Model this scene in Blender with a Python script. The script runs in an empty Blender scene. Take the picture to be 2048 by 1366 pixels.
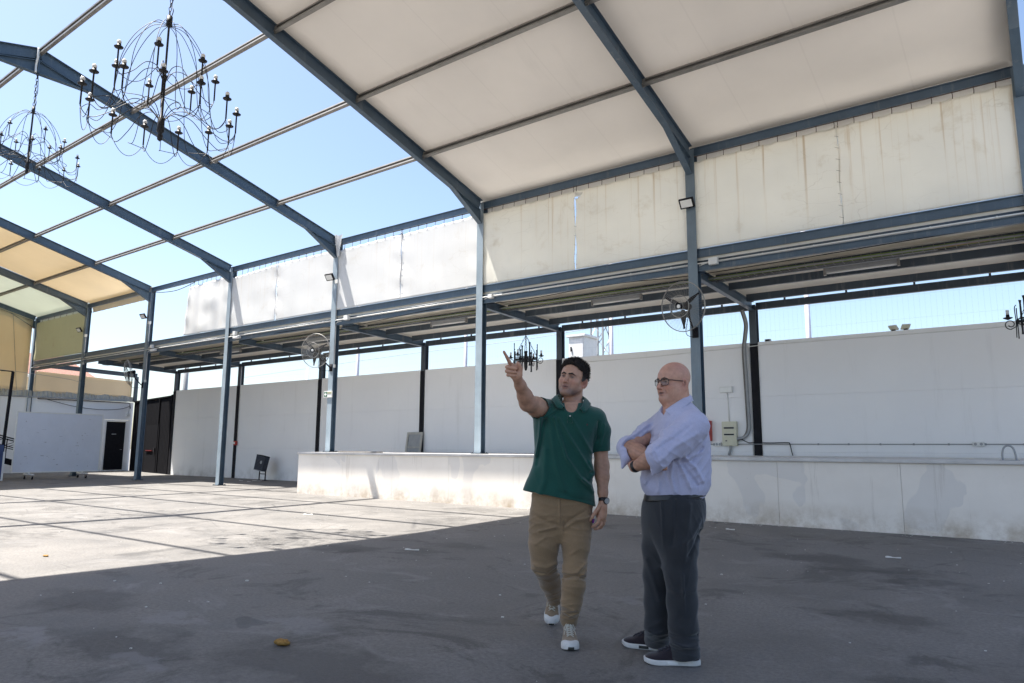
import bpy, math, random
import numpy as np
from mathutils import Vector, Matrix, Quaternion
random.seed(7)
RNG = np.random.default_rng(7)
S = bpy.context.scene
COL = S.collection
PI = math.pi

# ------------------------------------------------------------------ survey
CAM = np.array([0.0, 0.0, 1.2198])
CR = np.array([0.80056, 0.59922, 0.005857]); CR /= np.linalg.norm(CR)
CD = np.array([-0.59271, 0.79171, 0.148073]); CD /= np.linalg.norm(CD)
CU = np.cross(CR, CD)
FX = 1425.58                                   # focal length for a 2048 px wide frame
L = 5.3407; X0 = -5.1631; YC = 12.8316; YS = 12.117; STZ = 1.085; YW = 16.30
YR, ZR, SL, SP = 5.039, 9.174, 0.2706, 1.938
SUN = Vector((-0.3656, -0.191, 1.0)).normalized()
def XF(k): return X0 + k * L
def roofz(y): return ZR - SL * abs(y - YR)

# ------------------------------------------------------------------ materials
def M(name): 
    m = bpy.data.materials.new(name); m.use_nodes = True
    nt = m.node_tree; return m, nt, nt.nodes['Principled BSDF'], nt.nodes, nt.links
def lin(c): return tuple((x / 12.92 if x <= .04045 else ((x + .055) / 1.055) ** 2.4) for x in c)
def noise(N, Lk, scale, detail=4, rough=.55, vec=None, dist=0.0):
    n = N.new('ShaderNodeTexNoise'); n.inputs['Scale'].default_value = scale; n.inputs['Detail'].default_value = detail
    n.inputs['Roughness'].default_value = rough; n.inputs['Distortion'].default_value = dist
    if vec is not None: Lk.new(vec, n.inputs['Vector'])
    return n.outputs['Fac']
def ramp(N, Lk, fac, stops):
    r = N.new('ShaderNodeValToRGB'); e = r.color_ramp.elements
    while len(e) < len(stops): e.new(.5)
    for i, (p, c) in enumerate(stops):
        e[i].position = p; e[i].color = (c if len(c) == 4 else (*c, 1)) if hasattr(c, '__len__') else (c, c, c, 1)
    Lk.new(fac, r.inputs['Fac']); return r.outputs['Color']
def mixc(N, Lk, fac, a, b, mode='MIX'):
    m = N.new('ShaderNodeMix'); m.data_type = 'RGBA'; m.blend_type = mode
    for sock, v in ((m.inputs[0], fac), (m.inputs[6], a), (m.inputs[7], b)):
        if hasattr(v, 'is_output'): Lk.new(v, sock)
        elif isinstance(v, (int, float)): sock.default_value = v
        else: sock.default_value = (*v, 1) if len(v) == 3 else v
    return m.outputs[2]
def math_(N, Lk, op, a, b=None, clamp=False):
    m = N.new('ShaderNodeMath'); m.operation = op; m.use_clamp = clamp
    for s, v in ((m.inputs[0], a), (m.inputs[1], b)):
        if v is None: continue
        if hasattr(v, 'is_output'): Lk.new(v, s)
        else: s.default_value = v
    return m.outputs[0]
def coord(N, Lk, kind='Object', scale=(1, 1, 1), loc=(0, 0, 0), rot=(0, 0, 0)):
    if kind == 'World': o = N.new('ShaderNodeNewGeometry').outputs['Position']
    else: o = N.new('ShaderNodeTexCoord').outputs[kind]
    mp = N.new('ShaderNodeMapping'); mp.inputs['Scale'].default_value = scale; mp.inputs['Location'].default_value = loc
    mp.inputs['Rotation'].default_value = rot
    Lk.new(o, mp.inputs['Vector']); return mp.outputs['Vector']
def bump(N, Lk, h, B, strength=.3, dist=.01):
    b = N.new('ShaderNodeBump'); b.inputs['Strength'].default_value = strength; b.inputs['Distance'].default_value = dist
    Lk.new(h, b.inputs['Height']); Lk.new(b.outputs['Normal'], B.inputs['Normal'])
def plain(name, c, rough=.6, metal=0.0, var=.12, scale=6, spec=.5, bmp=0.0):
    m, nt, B, N, K = M(name)
    v = coord(N, K, 'World'); f = noise(N, K, scale, 5, .6, v)
    a = tuple(max(0, x * (1 - var)) for x in c); b = tuple(min(1, x * (1 + var)) for x in c)
    K.new(ramp(N, K, f, [(.3, a), (.7, b)]), B.inputs['Base Color'])
    B.inputs['Roughness'].default_value = rough; B.inputs['Metallic'].default_value = metal
    B.inputs['Specular IOR Level'].default_value = spec
    if bmp: bump(N, K, noise(N, K, scale * 12, 3, .6, v), B, bmp, .01)
    return m

def steel_paint(name, c, wear=.5):
    m, nt, B, N, K = M(name)
    v = coord(N, K, 'World')
    f = noise(N, K, 2.2, 6, .65, v)
    base = ramp(N, K, f, [(.3, tuple(x * .85 for x in c)), (.72, tuple(min(1, x * 1.18) for x in c))])
    st = noise(N, K, 1.0, 5, .7, coord(N, K, 'World', (9, 9, .8)))
    base = mixc(N, K, math_(N, K, 'MULTIPLY', ramp(N, K, st, [(.56, 0.), (.75, 1.)]), .35), base, (.30, .31, .31))
    chips = noise(N, K, 7, 8, .75, v)
    base = mixc(N, K, math_(N, K, 'MULTIPLY', ramp(N, K, chips, [(.66, 0.), (.71, 1.)]), wear), base, (.23, .12, .07))
    K.new(base, B.inputs['Base Color']); B.inputs['Roughness'].default_value = .38
    K.new(ramp(N, K, f, [(.3, .32), (.8, .5)]), B.inputs['Roughness'])
    bump(N, K, noise(N, K, 30, 3, .5, v), B, .06, .01)
    return m
MAT = {}
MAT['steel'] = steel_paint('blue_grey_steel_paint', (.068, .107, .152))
MAT['steel_pale'] = steel_paint('pale_steel_paint', (.155, .205, .25), .6)  # paler tone for the column flanges
MAT['steel_sunlit'] = steel_paint('sunlit_steel_paint', (.27, .33, .38), .6)  # lighter copy, sunlight on the open-bay flanges painted into the colour
MAT['steel_dark'] = steel_paint('dark_steel_paint', (.045, .062, .082), .25)
MAT['galv'] = plain('galvanised_steel', (.25, .24, .225), .42, .2, .18, 4)
MAT['pvc_white'] = plain('white_plastic', (.72, .72, .70), .45, 0, .05, 8)
MAT['pvc_cream'] = plain('cream_plastic', (.62, .60, .46), .45, 0, .05, 8)
MAT['pvc_grey'] = plain('grey_plastic', (.30, .31, .32), .45, 0, .1, 8)
MAT['black'] = plain('black_paint', (.012, .012, .016), .75, 0, .25, 9, .2)
MAT['wire'] = plain('fan_guard_wire', (.34, .33, .31), .4, .3, .1, 10)
MAT['iron'] = plain('black_wrought_iron', (.012, .012, .015), .55, .2, .3, 20)
MAT['rust'] = plain('rusty_rod', (.07, .04, .028), .8, 0, .3, 30)
MAT['chrome'] = plain('wire_steel', (.50, .48, .44), .35, .8, .1, 10)
MAT['red'] = plain('red_paint', (.42, .035, .025), .4, 0, .1, 8)
MAT['orange'] = plain('orange_cable', (.42, .11, .02), .5, 0, .1, 8)
MAT['green_cable'] = plain('green_cable', (.16, .26, .03), .5, 0, .1, 8)
MAT['white_lit'] = plain('white_glass', (.82, .82, .80), .2, 0, .03, 8)
MAT['timber'] = plain('grey_board', (.16, .15, .14), .7, 0, .2, 8)
MAT['blue'] = plain('blue_panel', (.03, .06, .16), .5, 0, .2, 5)
MAT['litter'] = plain('white_paper', (.6, .59, .56), .8, 0, .1, 20)
MAT['green_sign'] = plain('green_sign', (.005, .10, .045), .5, 0, .05, 5)
MAT['pole_white'] = plain('pale_pole', (.62, .62, .70), .5, 0, .05, 3)

DK, PL_ = (.050, .047, .045), (.25, .245, .25)
STAINS = [(-2.2, 8.77, .75, .45, .6, DK), (-6.95, 5.94, .6, .35, .6, DK), (-6.0, 7.0, .5, .35, .5, DK), (-1.58, 8.33, .7, .3, .6, DK), (-1.07, 5.97, .5, .3, .55, DK), (-4.7, 2.29, .8, .35, .55, DK), (-3.46, 2.73, .9, .4, .55, DK), (-1.05, 7.87, .5, .25, .5, DK), (-6.3, 2.7, .7, .4, .5, DK), (-.63, 5.06, .25, .14, .55, DK), (-5.17, 2.79, .4, .14, .4, PL_), (-2.78, 5.38, .5, .1, .3, PL_), (-5.42, 2.0, .3, .14, .45, PL_), (-4.3, 2.19, .35, .12, .4, PL_), (-4.3, 3.25, .5, .16, .35, PL_)]
def ground_mat():
    m, nt, B, N, K = M('worn_asphalt')
    v = coord(N, K, 'World')
    mid = noise(N, K, .9, 9, .68, coord(N, K, 'World', (1, 1, 1), (3, 7, 0)), .35)
    big = noise(N, K, .22, 6, .62, v, .5)
    fine = noise(N, K, 34, 6, .78, v); grit = noise(N, K, 150, 2, .5, v)
    base = ramp(N, K, mid, [(.30, (.082, .078, .074)), (.44, (.152, .144, .136)), (.56, (.192, .181, .170)), (.74, (.262, .248, .232))])
    base = mixc(N, K, math_(N, K, 'MULTIPLY', ramp(N, K, big, [(.40, 0.), (.60, 1.)]), .35), base, (.216, .204, .190))
    base = mixc(N, K, ramp(N, K, fine, [(.36, .60), (.60, .0)]), base, (.074, .070, .067))
    # worn darker smears, isotropic, with ragged edges
    sc = noise(N, K, .75, 9, .74, coord(N, K, 'World', (1, 1.15, 1), (0, 4, 0)), .8)
    base = mixc(N, K, math_(N, K, 'MULTIPLY', ramp(N, K, sc, [(.54, 0.), (.60, 1.)]), .58), base, (.056, .053, .050))
    # dusty pale rubs
    sc2 = noise(N, K, 1.1, 8, .72, coord(N, K, 'World', (1, 1.2, 1), (11, 5, 2)), 1.0)
    base = mixc(N, K, math_(N, K, 'MULTIPLY', ramp(N, K, sc2, [(.55, 0.), (.68, 1.)]), .55), base, (.245, .235, .228))
    # dark drips and oil spots, tight edges
    pat = noise(N, K, .95, 3, .5, coord(N, K, 'World', (1, 1.2, 1), (40.7, 21, 0)), .3)
    base = mixc(N, K, math_(N, K, 'MULTIPLY', ramp(N, K, pat, [(.70, 0.), (.712, 1.)]), .55), base, (.062, .061, .064))
    spots = N.new('ShaderNodeTexVoronoi'); spots.inputs['Scale'].default_value = 1.7; K.new(coord(N, K, 'World', (1, 1, 1), (3, 1, 0)), spots.inputs['Vector'])
    base = mixc(N, K, math_(N, K, 'MULTIPLY', ramp(N, K, spots.outputs['Distance'], [(.05, 1.), (.075, 0.)]), ramp(N, K, noise(N, K, .5, 2, .5, coord(N, K, 'World', (1, 1, 1), (6, 2, 0))), [(.50, 0.), (.58, .55)])), base, (.07, .069, .07))
    ck = N.new('ShaderNodeTexVoronoi'); ck.feature = 'DISTANCE_TO_EDGE'; ck.inputs['Scale'].default_value = .42
    wv = N.new('ShaderNodeVectorMath'); wv.operation = 'ADD'; nz = N.new('ShaderNodeTexNoise'); nz.inputs['Scale'].default_value = 1.4; nz.inputs['Detail'].default_value = 6
    K.new(v, wv.inputs[0]); K.new(nz.outputs['Color'], wv.inputs[1]); K.new(wv.outputs[0], ck.inputs['Vector'])
    base = mixc(N, K, math_(N, K, 'MULTIPLY', ramp(N, K, ck.outputs['Distance'], [(.0015, 1.), (.006, 0.)]), ramp(N, K, noise(N, K, .35, 3, .5, coord(N, K, 'World', (1, 1, 1), (2, 9, 0))), [(.50, 0.), (.60, .7)])), base, (.055, .054, .055))
    vo = N.new('ShaderNodeTexVoronoi'); vo.inputs['Scale'].default_value = 7; K.new(v, vo.inputs['Vector'])
    sp = ramp(N, K, vo.outputs['Distance'], [(.012, 1.), (.028, 0.)])
    base = mixc(N, K, math_(N, K, 'MULTIPLY', sp, ramp(N, K, noise(N, K, .9, 3, .6, coord(N, K, 'World', (1, 1, 1), (9, 3, 0))), [(.45, 0.), (.6, .5)])), base, (.40, .395, .39))
    base = mixc(N, K, ramp(N, K, grit, [(.58, 0.), (.78, .45)]), base, (.34, .335, .33))
    # individual old stains, each with its own place and ragged outline
    pos = N.new('ShaderNodeVectorMath'); pos.operation = 'ADD'; dn = N.new('ShaderNodeTexNoise'); dn.inputs['Scale'].default_value = 2.2; dn.inputs['Detail'].default_value = 7; dn.inputs['Roughness'].default_value = .7
    K.new(v, dn.inputs['Vector']); dsc = N.new('ShaderNodeVectorMath'); dsc.operation = 'SCALE'; dsc.inputs['Scale'].default_value = 1.1; K.new(dn.outputs['Color'], dsc.inputs[0]); K.new(v, pos.inputs[0]); K.new(dsc.outputs[0], pos.inputs[1])
    for sx_, sy_, rx_, ry_, st_, cc_ in STAINS:
        mp = N.new('ShaderNodeMapping'); mp.inputs['Location'].default_value = (-(sx_ + .55) / rx_, -(sy_ + .55) / ry_, 0); mp.inputs['Scale'].default_value = (1 / rx_, 1 / ry_, 0); K.new(pos.outputs[0], mp.inputs['Vector'])
        ln = N.new('ShaderNodeVectorMath'); ln.operation = 'LENGTH'; K.new(mp.outputs[0], ln.inputs[0])
        base = mixc(N, K, ramp(N, K, ln.outputs['Value'], [(.55, st_), (1.0, 0.)]), base, cc_)
    K.new(base, B.inputs['Base Color'])
    K.new(ramp(N, K, mid, [(.3, .55), (.7, .85)]), B.inputs['Roughness']); B.inputs['Specular IOR Level'].default_value = .35
    bump(N, K, mixc(N, K, .6, fine, grit), B, .55, .007)
    return m
MAT['ground'] = ground_mat()

def wall_mat():
    m, nt, B, N, K = M('white_painted_concrete')
    v = coord(N, K, 'World')
    base = ramp(N, K, noise(N, K, .5, 6, .6, v), [(.3, (.84, .835, .845)), (.7, (.89, .885, .885))])
    st = noise(N, K, 1, 6, .7, coord(N, K, 'World', (2.4, 2.4, .22)))
    base = mixc(N, K, math_(N, K, 'MULTIPLY', ramp(N, K, st, [(.58, 0.), (.8, 1.)]), .28), base, (.46, .45, .43))
    z = N.new('ShaderNodeSeparateXYZ'); K.new(N.new('ShaderNodeNewGeometry').outputs['Position'], z.inputs[0])
    low = math_(N, K, 'MULTIPLY', ramp(N, K, z.outputs['Z'], [(.0, 1.), (.5, 0.)]), ramp(N, K, noise(N, K, 1.8, 6, .7, v), [(.4, 0.), (.7, .7)]))
    base = mixc(N, K, low, base, (.38, .36, .33))
    K.new(base, B.inputs['Base Color']); B.inputs['Roughness'].default_value = .75
    bump(N, K, noise(N, K, 40, 4, .6, v), B, .12, .01)
    return m
MAT['wall'] = wall_mat()

def stage_mat():
    m, nt, B, N, K = M('stained_stage_panel')
    v = coord(N, K, 'World')
    base = ramp(N, K, noise(N, K, 1.1, 7, .6, v), [(.3, (.77, .715, .65)), (.7, (.86, .81, .745))])
    # irregular rubbed patches
    p = noise(N, K, .9, 3, .45, coord(N, K, 'World', (1.3, 1, 1.1), (17, 0, 4)), .5)
    base = mixc(N, K, math_(N, K, 'MULTIPLY', ramp(N, K, p, [(.585, 0.), (.60, 1.)]), .40), base, (.60, .58, .57))
    st = noise(N, K, 1, 6, .75, coord(N, K, 'World', (5.5, 5.5, .35), (2, 0, 0)))
    base = mixc(N, K, math_(N, K, 'MULTIPLY', ramp(N, K, st, [(.60, 0.), (.74, 1.)]), .4), base, (.33, .27, .21))
    z = N.new('ShaderNodeSeparateXYZ'); K.new(N.new('ShaderNodeNewGeometry').outputs['Position'], z.inputs[0])
    low = math_(N, K, 'MULTIPLY', ramp(N, K, z.outputs['Z'], [(.03, 1.), (.42, 0.)]), ramp(N, K, noise(N, K, 2.6, 6, .7, v), [(.38, 0.), (.66, .8)]))
    base = mixc(N, K, low, base, (.36, .27, .17))
    dots = noise(N, K, 26, 3, .6, v)
    base = mixc(N, K, math_(N, K, 'MULTIPLY', ramp(N, K, dots, [(.71, 0.), (.74, 1.)]), ramp(N, K, noise(N, K, 1.7, 2, .5, coord(N, K, 'World', (1, 1, 1), (5, 2, 9))), [(.56, 0.), (.62, .9)])), base, (.10, .085, .075))
    K.new(base, B.inputs['Base Color']); B.inputs['Roughness'].default_value = .55
    bump(N, K, noise(N, K, 14, 5, .6, v), B, .1, .01)
    return m
MAT['stage'] = stage_mat()
MAT['slab'] = plain('stage_slab', (.55, .54, .53), .5, 0, .15, 3)

def cloth_roof(name, c, trans, tc, rough=.6, streak=.25):
    m, nt, B, N, K = M(name)
    v = coord(N, K, 'World')
    f = noise(N, K, .6, 6, .6, v)
    base = ramp(N, K, f, [(.3, tuple(x * .93 for x in c)), (.7, c)])
    st = noise(N, K, 1, 5, .7, coord(N, K, 'World', (2.2, .25, .6)))
    base = mixc(N, K, math_(N, K, 'MULTIPLY', ramp(N, K, st, [(.60, 0.), (.8, 1.)]), streak), base, tuple(x * .72 for x in c))
    sx = N.new('ShaderNodeSeparateXYZ'); K.new(N.new('ShaderNodeNewGeometry').outputs['Position'], sx.inputs[0])
    fx = math_(N, K, 'FRACT', math_(N, K, 'DIVIDE', sx.outputs['X'], 1.335)); seam = ramp(N, K, fx, [(.0, .09), (.018, .09), (.02, .0)])
    base = mixc(N, K, seam, base, tuple(x * .55 for x in c))
    K.new(base, B.inputs['Base Color']); B.inputs['Roughness'].default_value = rough
    T = N.new('ShaderNodeBsdfTranslucent'); K.new(mixc(N, K, 1.0, base, tc, 'MULTIPLY'), T.inputs['Color'])
    mx = N.new('ShaderNodeMixShader'); mx.inputs[0].default_value = trans
    K.new(B.outputs[0], mx.inputs[1]); K.new(T.outputs[0], mx.inputs[2])
    K.new(mx.outputs[0], N['Material Output'].inputs['Surface'])
    return m
MAT['roof_white'] = cloth_roof('white_roof_membrane', (.83, .805, .77), .15, (1, .965, .92))
MAT['roof_yellow'] = cloth_roof('yellowed_roof_membrane', (.82, .775, .67), .38, (1, .915, .78))
MAT['roof_green'] = cloth_roof('pale_green_roof_membrane', (.75, .76, .71), .45, (.96, .98, .93))
MAT['end_tarp'] = cloth_roof('yellow_end_tarpaulin', (.74, .68, .54), .34, (1, .89, .70), .7, .4)

def curtain_mat(name, c, rusty, dirt, tr=.22):
    m, nt, B, N, K = M(name)
    v = coord(N, K, 'World')
    base = ramp(N, K, noise(N, K, .9, 6, .6, v), [(.3, tuple(x * .94 for x in c)), (.7, c)])
    st = noise(N, K, 1, 4, .65, coord(N, K, 'World', (14, 14, .14), (3, 0, 0)))
    z = N.new('ShaderNodeSeparateXYZ'); K.new(N.new('ShaderNodeNewGeometry').outputs['Position'], z.inputs[0])
    zz = math_(N, K, 'DIVIDE', math_(N, K, 'SUBTRACT', z.outputs['Z'], 5.05), 1.9)
    topw = ramp(N, K, zz, [(.15, .25), (.98, 1.)])
    base = mixc(N, K, math_(N, K, 'MULTIPLY', math_(N, K, 'MULTIPLY', ramp(N, K, st, [(.575, 0.), (.70, 1.)]), topw), rusty), base, (.50, .34, .16))
    blo = noise(N, K, 1.6, 7, .7, coord(N, K, 'World', (1, 1, 1.2), (8, 1, 5)), .4)
    base = mixc(N, K, math_(N, K, 'MULTIPLY', ramp(N, K, blo, [(.56, 0.), (.72, 1.)]), dirt), base, (.46, .36, .22))
    # hairline cracks in the coating
    cr = N.new('ShaderNodeTexVoronoi'); cr.feature = 'DISTANCE_TO_EDGE'; cr.inputs['Scale'].default_value = 1.0
    vv = N.new('ShaderNodeVectorMath'); vv.operation = 'ADD'
    nz = N.new('ShaderNodeTexNoise'); nz.inputs['Scale'].default_value = 3.0; nz.inputs['Detail'].default_value = 5
    K.new(coord(N, K, 'World', (1.1, 1, 4.2)), vv.inputs[0]); K.new(nz.outputs['Color'], vv.inputs[1]); K.new(vv.outputs[0], cr.inputs['Vector'])
    ck = math_(N, K, 'MULTIPLY', ramp(N, K, cr.outputs['Distance'], [(.004, 1.), (.016, 0.)]), ramp(N, K, noise(N, K, .7, 3, .5, coord(N, K, 'World', (1, 1, 1), (2, 0, 3))), [(.5, 0.), (.6, .55)]))
    base = mixc(N, K, math_(N, K, 'MULTIPLY', ck, dirt), base, (.30, .25, .18))
    K.new(base, B.inputs['Base Color']); B.inputs['Roughness'].default_value = .55
    T = N.new('ShaderNodeBsdfTranslucent'); K.new(base, T.inputs['Color'])
    mx = N.new('ShaderNodeMixShader'); mx.inputs[0].default_value = tr
    K.new(B.outputs[0], mx.inputs[1]); K.new(T.outputs[0], mx.inputs[2]); K.new(mx.outputs[0], N['Material Output'].inputs['Surface'])
    return m
MAT['curtain_old'] = curtain_mat('rust_stained_curtain', (.87, .85, .79), .46, .30, .54)
MAT['curtain'] = curtain_mat('white_curtain', (.78, .78, .77), .22, .18)
MAT['curtain_green'] = curtain_mat('greenish_curtain', (.62, .61, .42), .35, .3)
MAT['flash'] = plain('cream_flashing', (.72, .69, .62), .5, 0, .08, 1.5)
MAT['ceil'] = cloth_roof('canopy_sheet', (.80, .77, .71), .10, (1, .96, .88))
MAT['board'] = plain('whiteboard_panel', (.64, .67, .75), .4, 0, .04, 2)
MAT['tile'] = plain('terracotta_tile', (.20, .085, .06), .8, 0, .35, 9)
MAT['plaster'] = plain('cream_plaster', (.6, .5, .34), .8, 0, .08, 3)
MAT['sheet'] = plain('corrugated_sheet', (.42, .40, .36), .6, .1, .2, 5)
MAT['stone'] = plain('yellow_foam', (.30, .17, .045), .8, 0, .4, 60, .3, .4)

# ------------------------------------------------------------------ mesh helpers
class MB:
    def __init__(s): s.v = []; s.f = []
    def add(s, v, f):
        o = len(s.v); s.v += [tuple(map(float, p)) for p in v]; s.f += [tuple(o + i for i in q) for q in f]; return s
    def box(s, x0, x1, y0, y1, z0, z1):
        v = [(x, y, z) for x in (x0, x1) for y in (y0, y1) for z in (z0, z1)]
        return s.add(v, [(0, 1, 3, 2), (4, 6, 7, 5), (0, 4, 5, 1), (2, 3, 7, 6), (0, 2, 6, 4), (1, 5, 7, 3)])
    def bbox(s, x0, x1, y0, y1, z0, z1, b=.004):
        """a box with chamfered edges"""
        import bmesh
        bm = bmesh.new(); bmesh.ops.create_cube(bm, size=1)
        for q in bm.verts: q.co = Vector(((x0 + x1) / 2 + q.co.x * (x1 - x0), (y0 + y1) / 2 + q.co.y * (y1 - y0), (z0 + z1) / 2 + q.co.z * (z1 - z0)))
        bmesh.ops.bevel(bm, geom=list(bm.edges), offset=b, segments=2, profile=.6, affect='EDGES')
        bm.verts.index_update(); s.add([q.co for q in bm.verts], [[q.index for q in fc.verts] for fc in bm.faces]); bm.free(); return s
    def obox(s, c, ax, ay, az):
        c, ax, ay, az = map(Vector, (c, ax, ay, az))
        v = [c + ax * i + ay * j + az * k for i in (-1, 1) for j in (-1, 1) for k in (-1, 1)]
        return s.add(v, [(0, 1, 3, 2), (4, 6, 7, 5), (0, 4, 5, 1), (2, 3, 7, 6), (0, 2, 6, 4), (1, 5, 7, 3)])
    def bar(s, a, b, w, h, up=(0, 0, 1)):
        a, b = Vector(a), Vector(b); d = (b - a).normalized(); u = Vector(up); sd = d.cross(u).normalized(); u = sd.cross(d)
        return s.obox((a + b) / 2, (b - a) / 2, sd * w / 2, u * h / 2)
    def prism(s, poly, a, b, up=(0, 0, 1)):
        """extrude a 2-D outline (side, up) from a to b"""
        a, b = Vector(a), Vector(b); d = (b - a).normalized(); u = Vector(up); sd = d.cross(u).normalized(); u = sd.cross(d)
        n = len(poly); v = [p + sd * x + u * y for p in (a, b) for x, y in poly]
        return s.add(v, [tuple(range(n - 1, -1, -1)), tuple(range(n, 2 * n))] + [(i, (i + 1) % n, n + (i + 1) % n, n + i) for i in range(n)])
    def ibeam(s, a, b, h, w, tw=.008, tf=.011, up=(0, 0, 1)):
        """I-section, its top flange face at a..b"""
        p = [(-w / 2, 0), (w / 2, 0), (w / 2, -tf), (tw / 2, -tf), (tw / 2, -h + tf), (w / 2, -h + tf), (w / 2, -h), (-w / 2, -h), (-w / 2, -h + tf), (-tw / 2, -h + tf), (-tw / 2, -tf), (-w / 2, -tf)]
        return s.prism(p, a, b, up)
    def tube(s, pts, r, n=8, cap=True):
        pts = [Vector(p) for p in pts]; m = len(pts); rr = r if hasattr(r, '__len__') else [r] * m
        T = [(pts[min(i + 1, m - 1)] - pts[max(i - 1, 0)]).normalized() for i in range(m)]
        u = T[0].orthogonal().normalized(); v = []
        for i in range(m):
            if i: u = (T[i - 1].rotation_difference(T[i])) @ u
            w = T[i].cross(u)
            v += [pts[i] + (u * math.cos(2 * PI * k / n) + w * math.sin(2 * PI * k / n)) * rr[i] for k in range(n)]
        f = [(i * n + k, i * n + (k + 1) % n, (i + 1) * n + (k + 1) % n, (i + 1) * n + k) for i in range(m - 1) for k in range(n)]
        if cap: f += [tuple(range(n - 1, -1, -1)), tuple((m - 1) * n + k for k in range(n))]
        return s.add(v, f)
    def lathe(s, prof, c=(0, 0, 0), n=16, ax=(0, 0, 1)):
        c = Vector(c); ax = Vector(ax).normalized(); u = ax.orthogonal().normalized(); w = ax.cross(u); v = []
        for r, z in prof: v += [c + ax * z + (u * math.cos(2 * PI * k / n) + w * math.sin(2 * PI * k / n)) * r for k in range(n)]
        m = len(prof)
        f = [(i * n + k, i * n + (k + 1) % n, (i + 1) * n + (k + 1) % n, (i + 1) * n + k) for i in range(m - 1) for k in range(n)]
        f += [tuple(range(n - 1, -1, -1)), tuple((m - 1) * n + k for k in range(n))]
        return s.add(v, f)
    def ball(s, c, r, n=12, sq=(1, 1, 1)):
        prof = []; v = []; m = n // 2 + 1
        for i in range(m):
            t = PI * i / (m - 1); rr, z = math.sin(t), -math.cos(t)
            v += [(c[0] + r * sq[0] * max(rr, 1e-3) * math.cos(2 * PI * k / n), c[1] + r * sq[1] * max(rr, 1e-3) * math.sin(2 * PI * k / n), c[2] + r * sq[2] * z) for k in range(n)]
        f = [(i * n + k, i * n + (k + 1) % n, (i + 1) * n + (k + 1) % n, (i + 1) * n + k) for i in range(m - 1) for k in range(n)]
        return s.add(v, f)
    def grid(s, fn, nu, nv):
        v = [fn(i / nu, j / nv) for i in range(nu + 1) for j in range(nv + 1)]
        return s.add(v, [(i * (nv + 1) + j, (i + 1) * (nv + 1) + j, (i + 1) * (nv + 1) + j + 1, i * (nv + 1) + j + 1) for i in range(nu) for j in range(nv)])
    def build(s, name, mat, parent=None, smooth=False, origin=None, thick=0):
        me = bpy.data.meshes.new(name); me.from_pydata(s.v, [], s.f); me.update()
        if isinstance(mat, str): mat = MAT[mat]
        me.materials.append(mat)
        o = bpy.data.objects.new(name, me); COL.objects.link(o)
        if smooth:
            me.polygons.foreach_set('use_smooth', [True] * len(me.polygons))
        if thick:
            md = o.modifiers.new('thickness', 'SOLIDIFY'); md.thickness = thick; md.offset = 0
        if parent is not None:
            o.parent = parent
            if parent.name in ORIG: o.location = (-ORIG[parent.name]).copy()
        return o
ORIG = {}
def thing(name, label, cat, loc=(0, 0, 0), group=None, kind=None):
    o = bpy.data.objects.new(name, None); COL.objects.link(o); o.empty_display_size = .1
    o.location = loc; ORIG[o.name] = Vector(loc); tag(o, label, cat, group, kind); return o
def tag(o, label, cat, group=None, kind=None):
    o['label'] = label; o['category'] = cat
    if group: o['group'] = group
    if kind: o['kind'] = kind
    return o
def smooth_by_angle(o, deg=35):
    me = o.data; me.polygons.foreach_set('use_smooth', [True] * len(me.polygons))
    try: me.set_sharp_from_angle(angle=math.radians(deg))
    except Exception: pass
    return o
def copy_tree(o, parent=None):
    c = o.copy(); COL.objects.link(c)
    if parent is not None: c.parent = parent
    for ch in list(o.children): copy_tree(ch, c)
    return c
def cat_rom(P, n=6):
    P = [Vector(p) for p in P]; out = []
    for i in range(len(P) - 1):
        p0, p1, p2, p3 = P[max(i - 1, 0)], P[i], P[i + 1], P[min(i + 2, len(P) - 1)]
        for k in range(n):
            t = k / n
            out.append(.5 * ((2 * p1) + (p2 - p0) * t + (2 * p0 - 5 * p1 + 4 * p2 - p3) * t * t + (3 * p1 - p0 - 3 * p2 + p3) * t ** 3))
    out.append(P[-1]); return out

# ------------------------------------------------------------------ world, sun, camera
W = bpy.data.worlds.new('World'); S.world = W; W.use_nodes = True
wn = W.node_tree.nodes; wl = W.node_tree.links; bg = wn['Background']
sky = wn.new('ShaderNodeTexSky'); sky.sky_type = 'NISHITA'; sky.sun_disc = False
sky.sun_elevation = math.asin(SUN.z); sky.sun_rotation = math.atan2(SUN.x, SUN.y) % (2 * PI)
sky.air_density = 1.0; sky.dust_density = 1.8; sky.ozone_density = 1.0; sky.altitude = 100
wl.new(sky.outputs[0], bg.inputs['Color']); bg.inputs['Strength'].default_value = .092
sl = bpy.data.lights.new('sun', 'SUN'); sl.energy = 5.0; sl.angle = math.radians(.53); sl.color = (1, .955, .88)
so = bpy.data.objects.new('sun', sl); COL.objects.link(so); so.rotation_euler = SUN.to_track_quat('Z', 'Y').to_euler(); so.location = (-20, -10, 50)
cd = bpy.data.cameras.new('camera'); co = bpy.data.objects.new('camera', cd); COL.objects.link(co)
cd.sensor_width = 36; cd.lens = FX / 2048 * 36; cd.clip_start = .1; cd.clip_end = 2000
co.matrix_world = Matrix((( *[CR[0], CU[0], -CD[0]], CAM[0]), (CR[1], CU[1], -CD[1], CAM[1]), (CR[2], CU[2], -CD[2], CAM[2]), (0, 0, 0, 1)))
S.camera = co
S.view_settings.view_transform = 'Standard'; S.view_settings.look = 'None'; S.view_settings.exposure = 1.52; S.view_settings.gamma = 1
S.cycles.max_bounces = 10; S.cycles.diffuse_bounces = 6; S.cycles.transparent_max_bounces = 16
S.cycles.use_denoising = True

# ------------------------------------------------------------------ ground
MB().add([(-300, -200, 0), (250, -200, 0), (250, 300, 0), (-300, 300, 0)], [(0, 1, 2, 3)]).build('ground', 'ground')['kind'] = 'structure'

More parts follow.
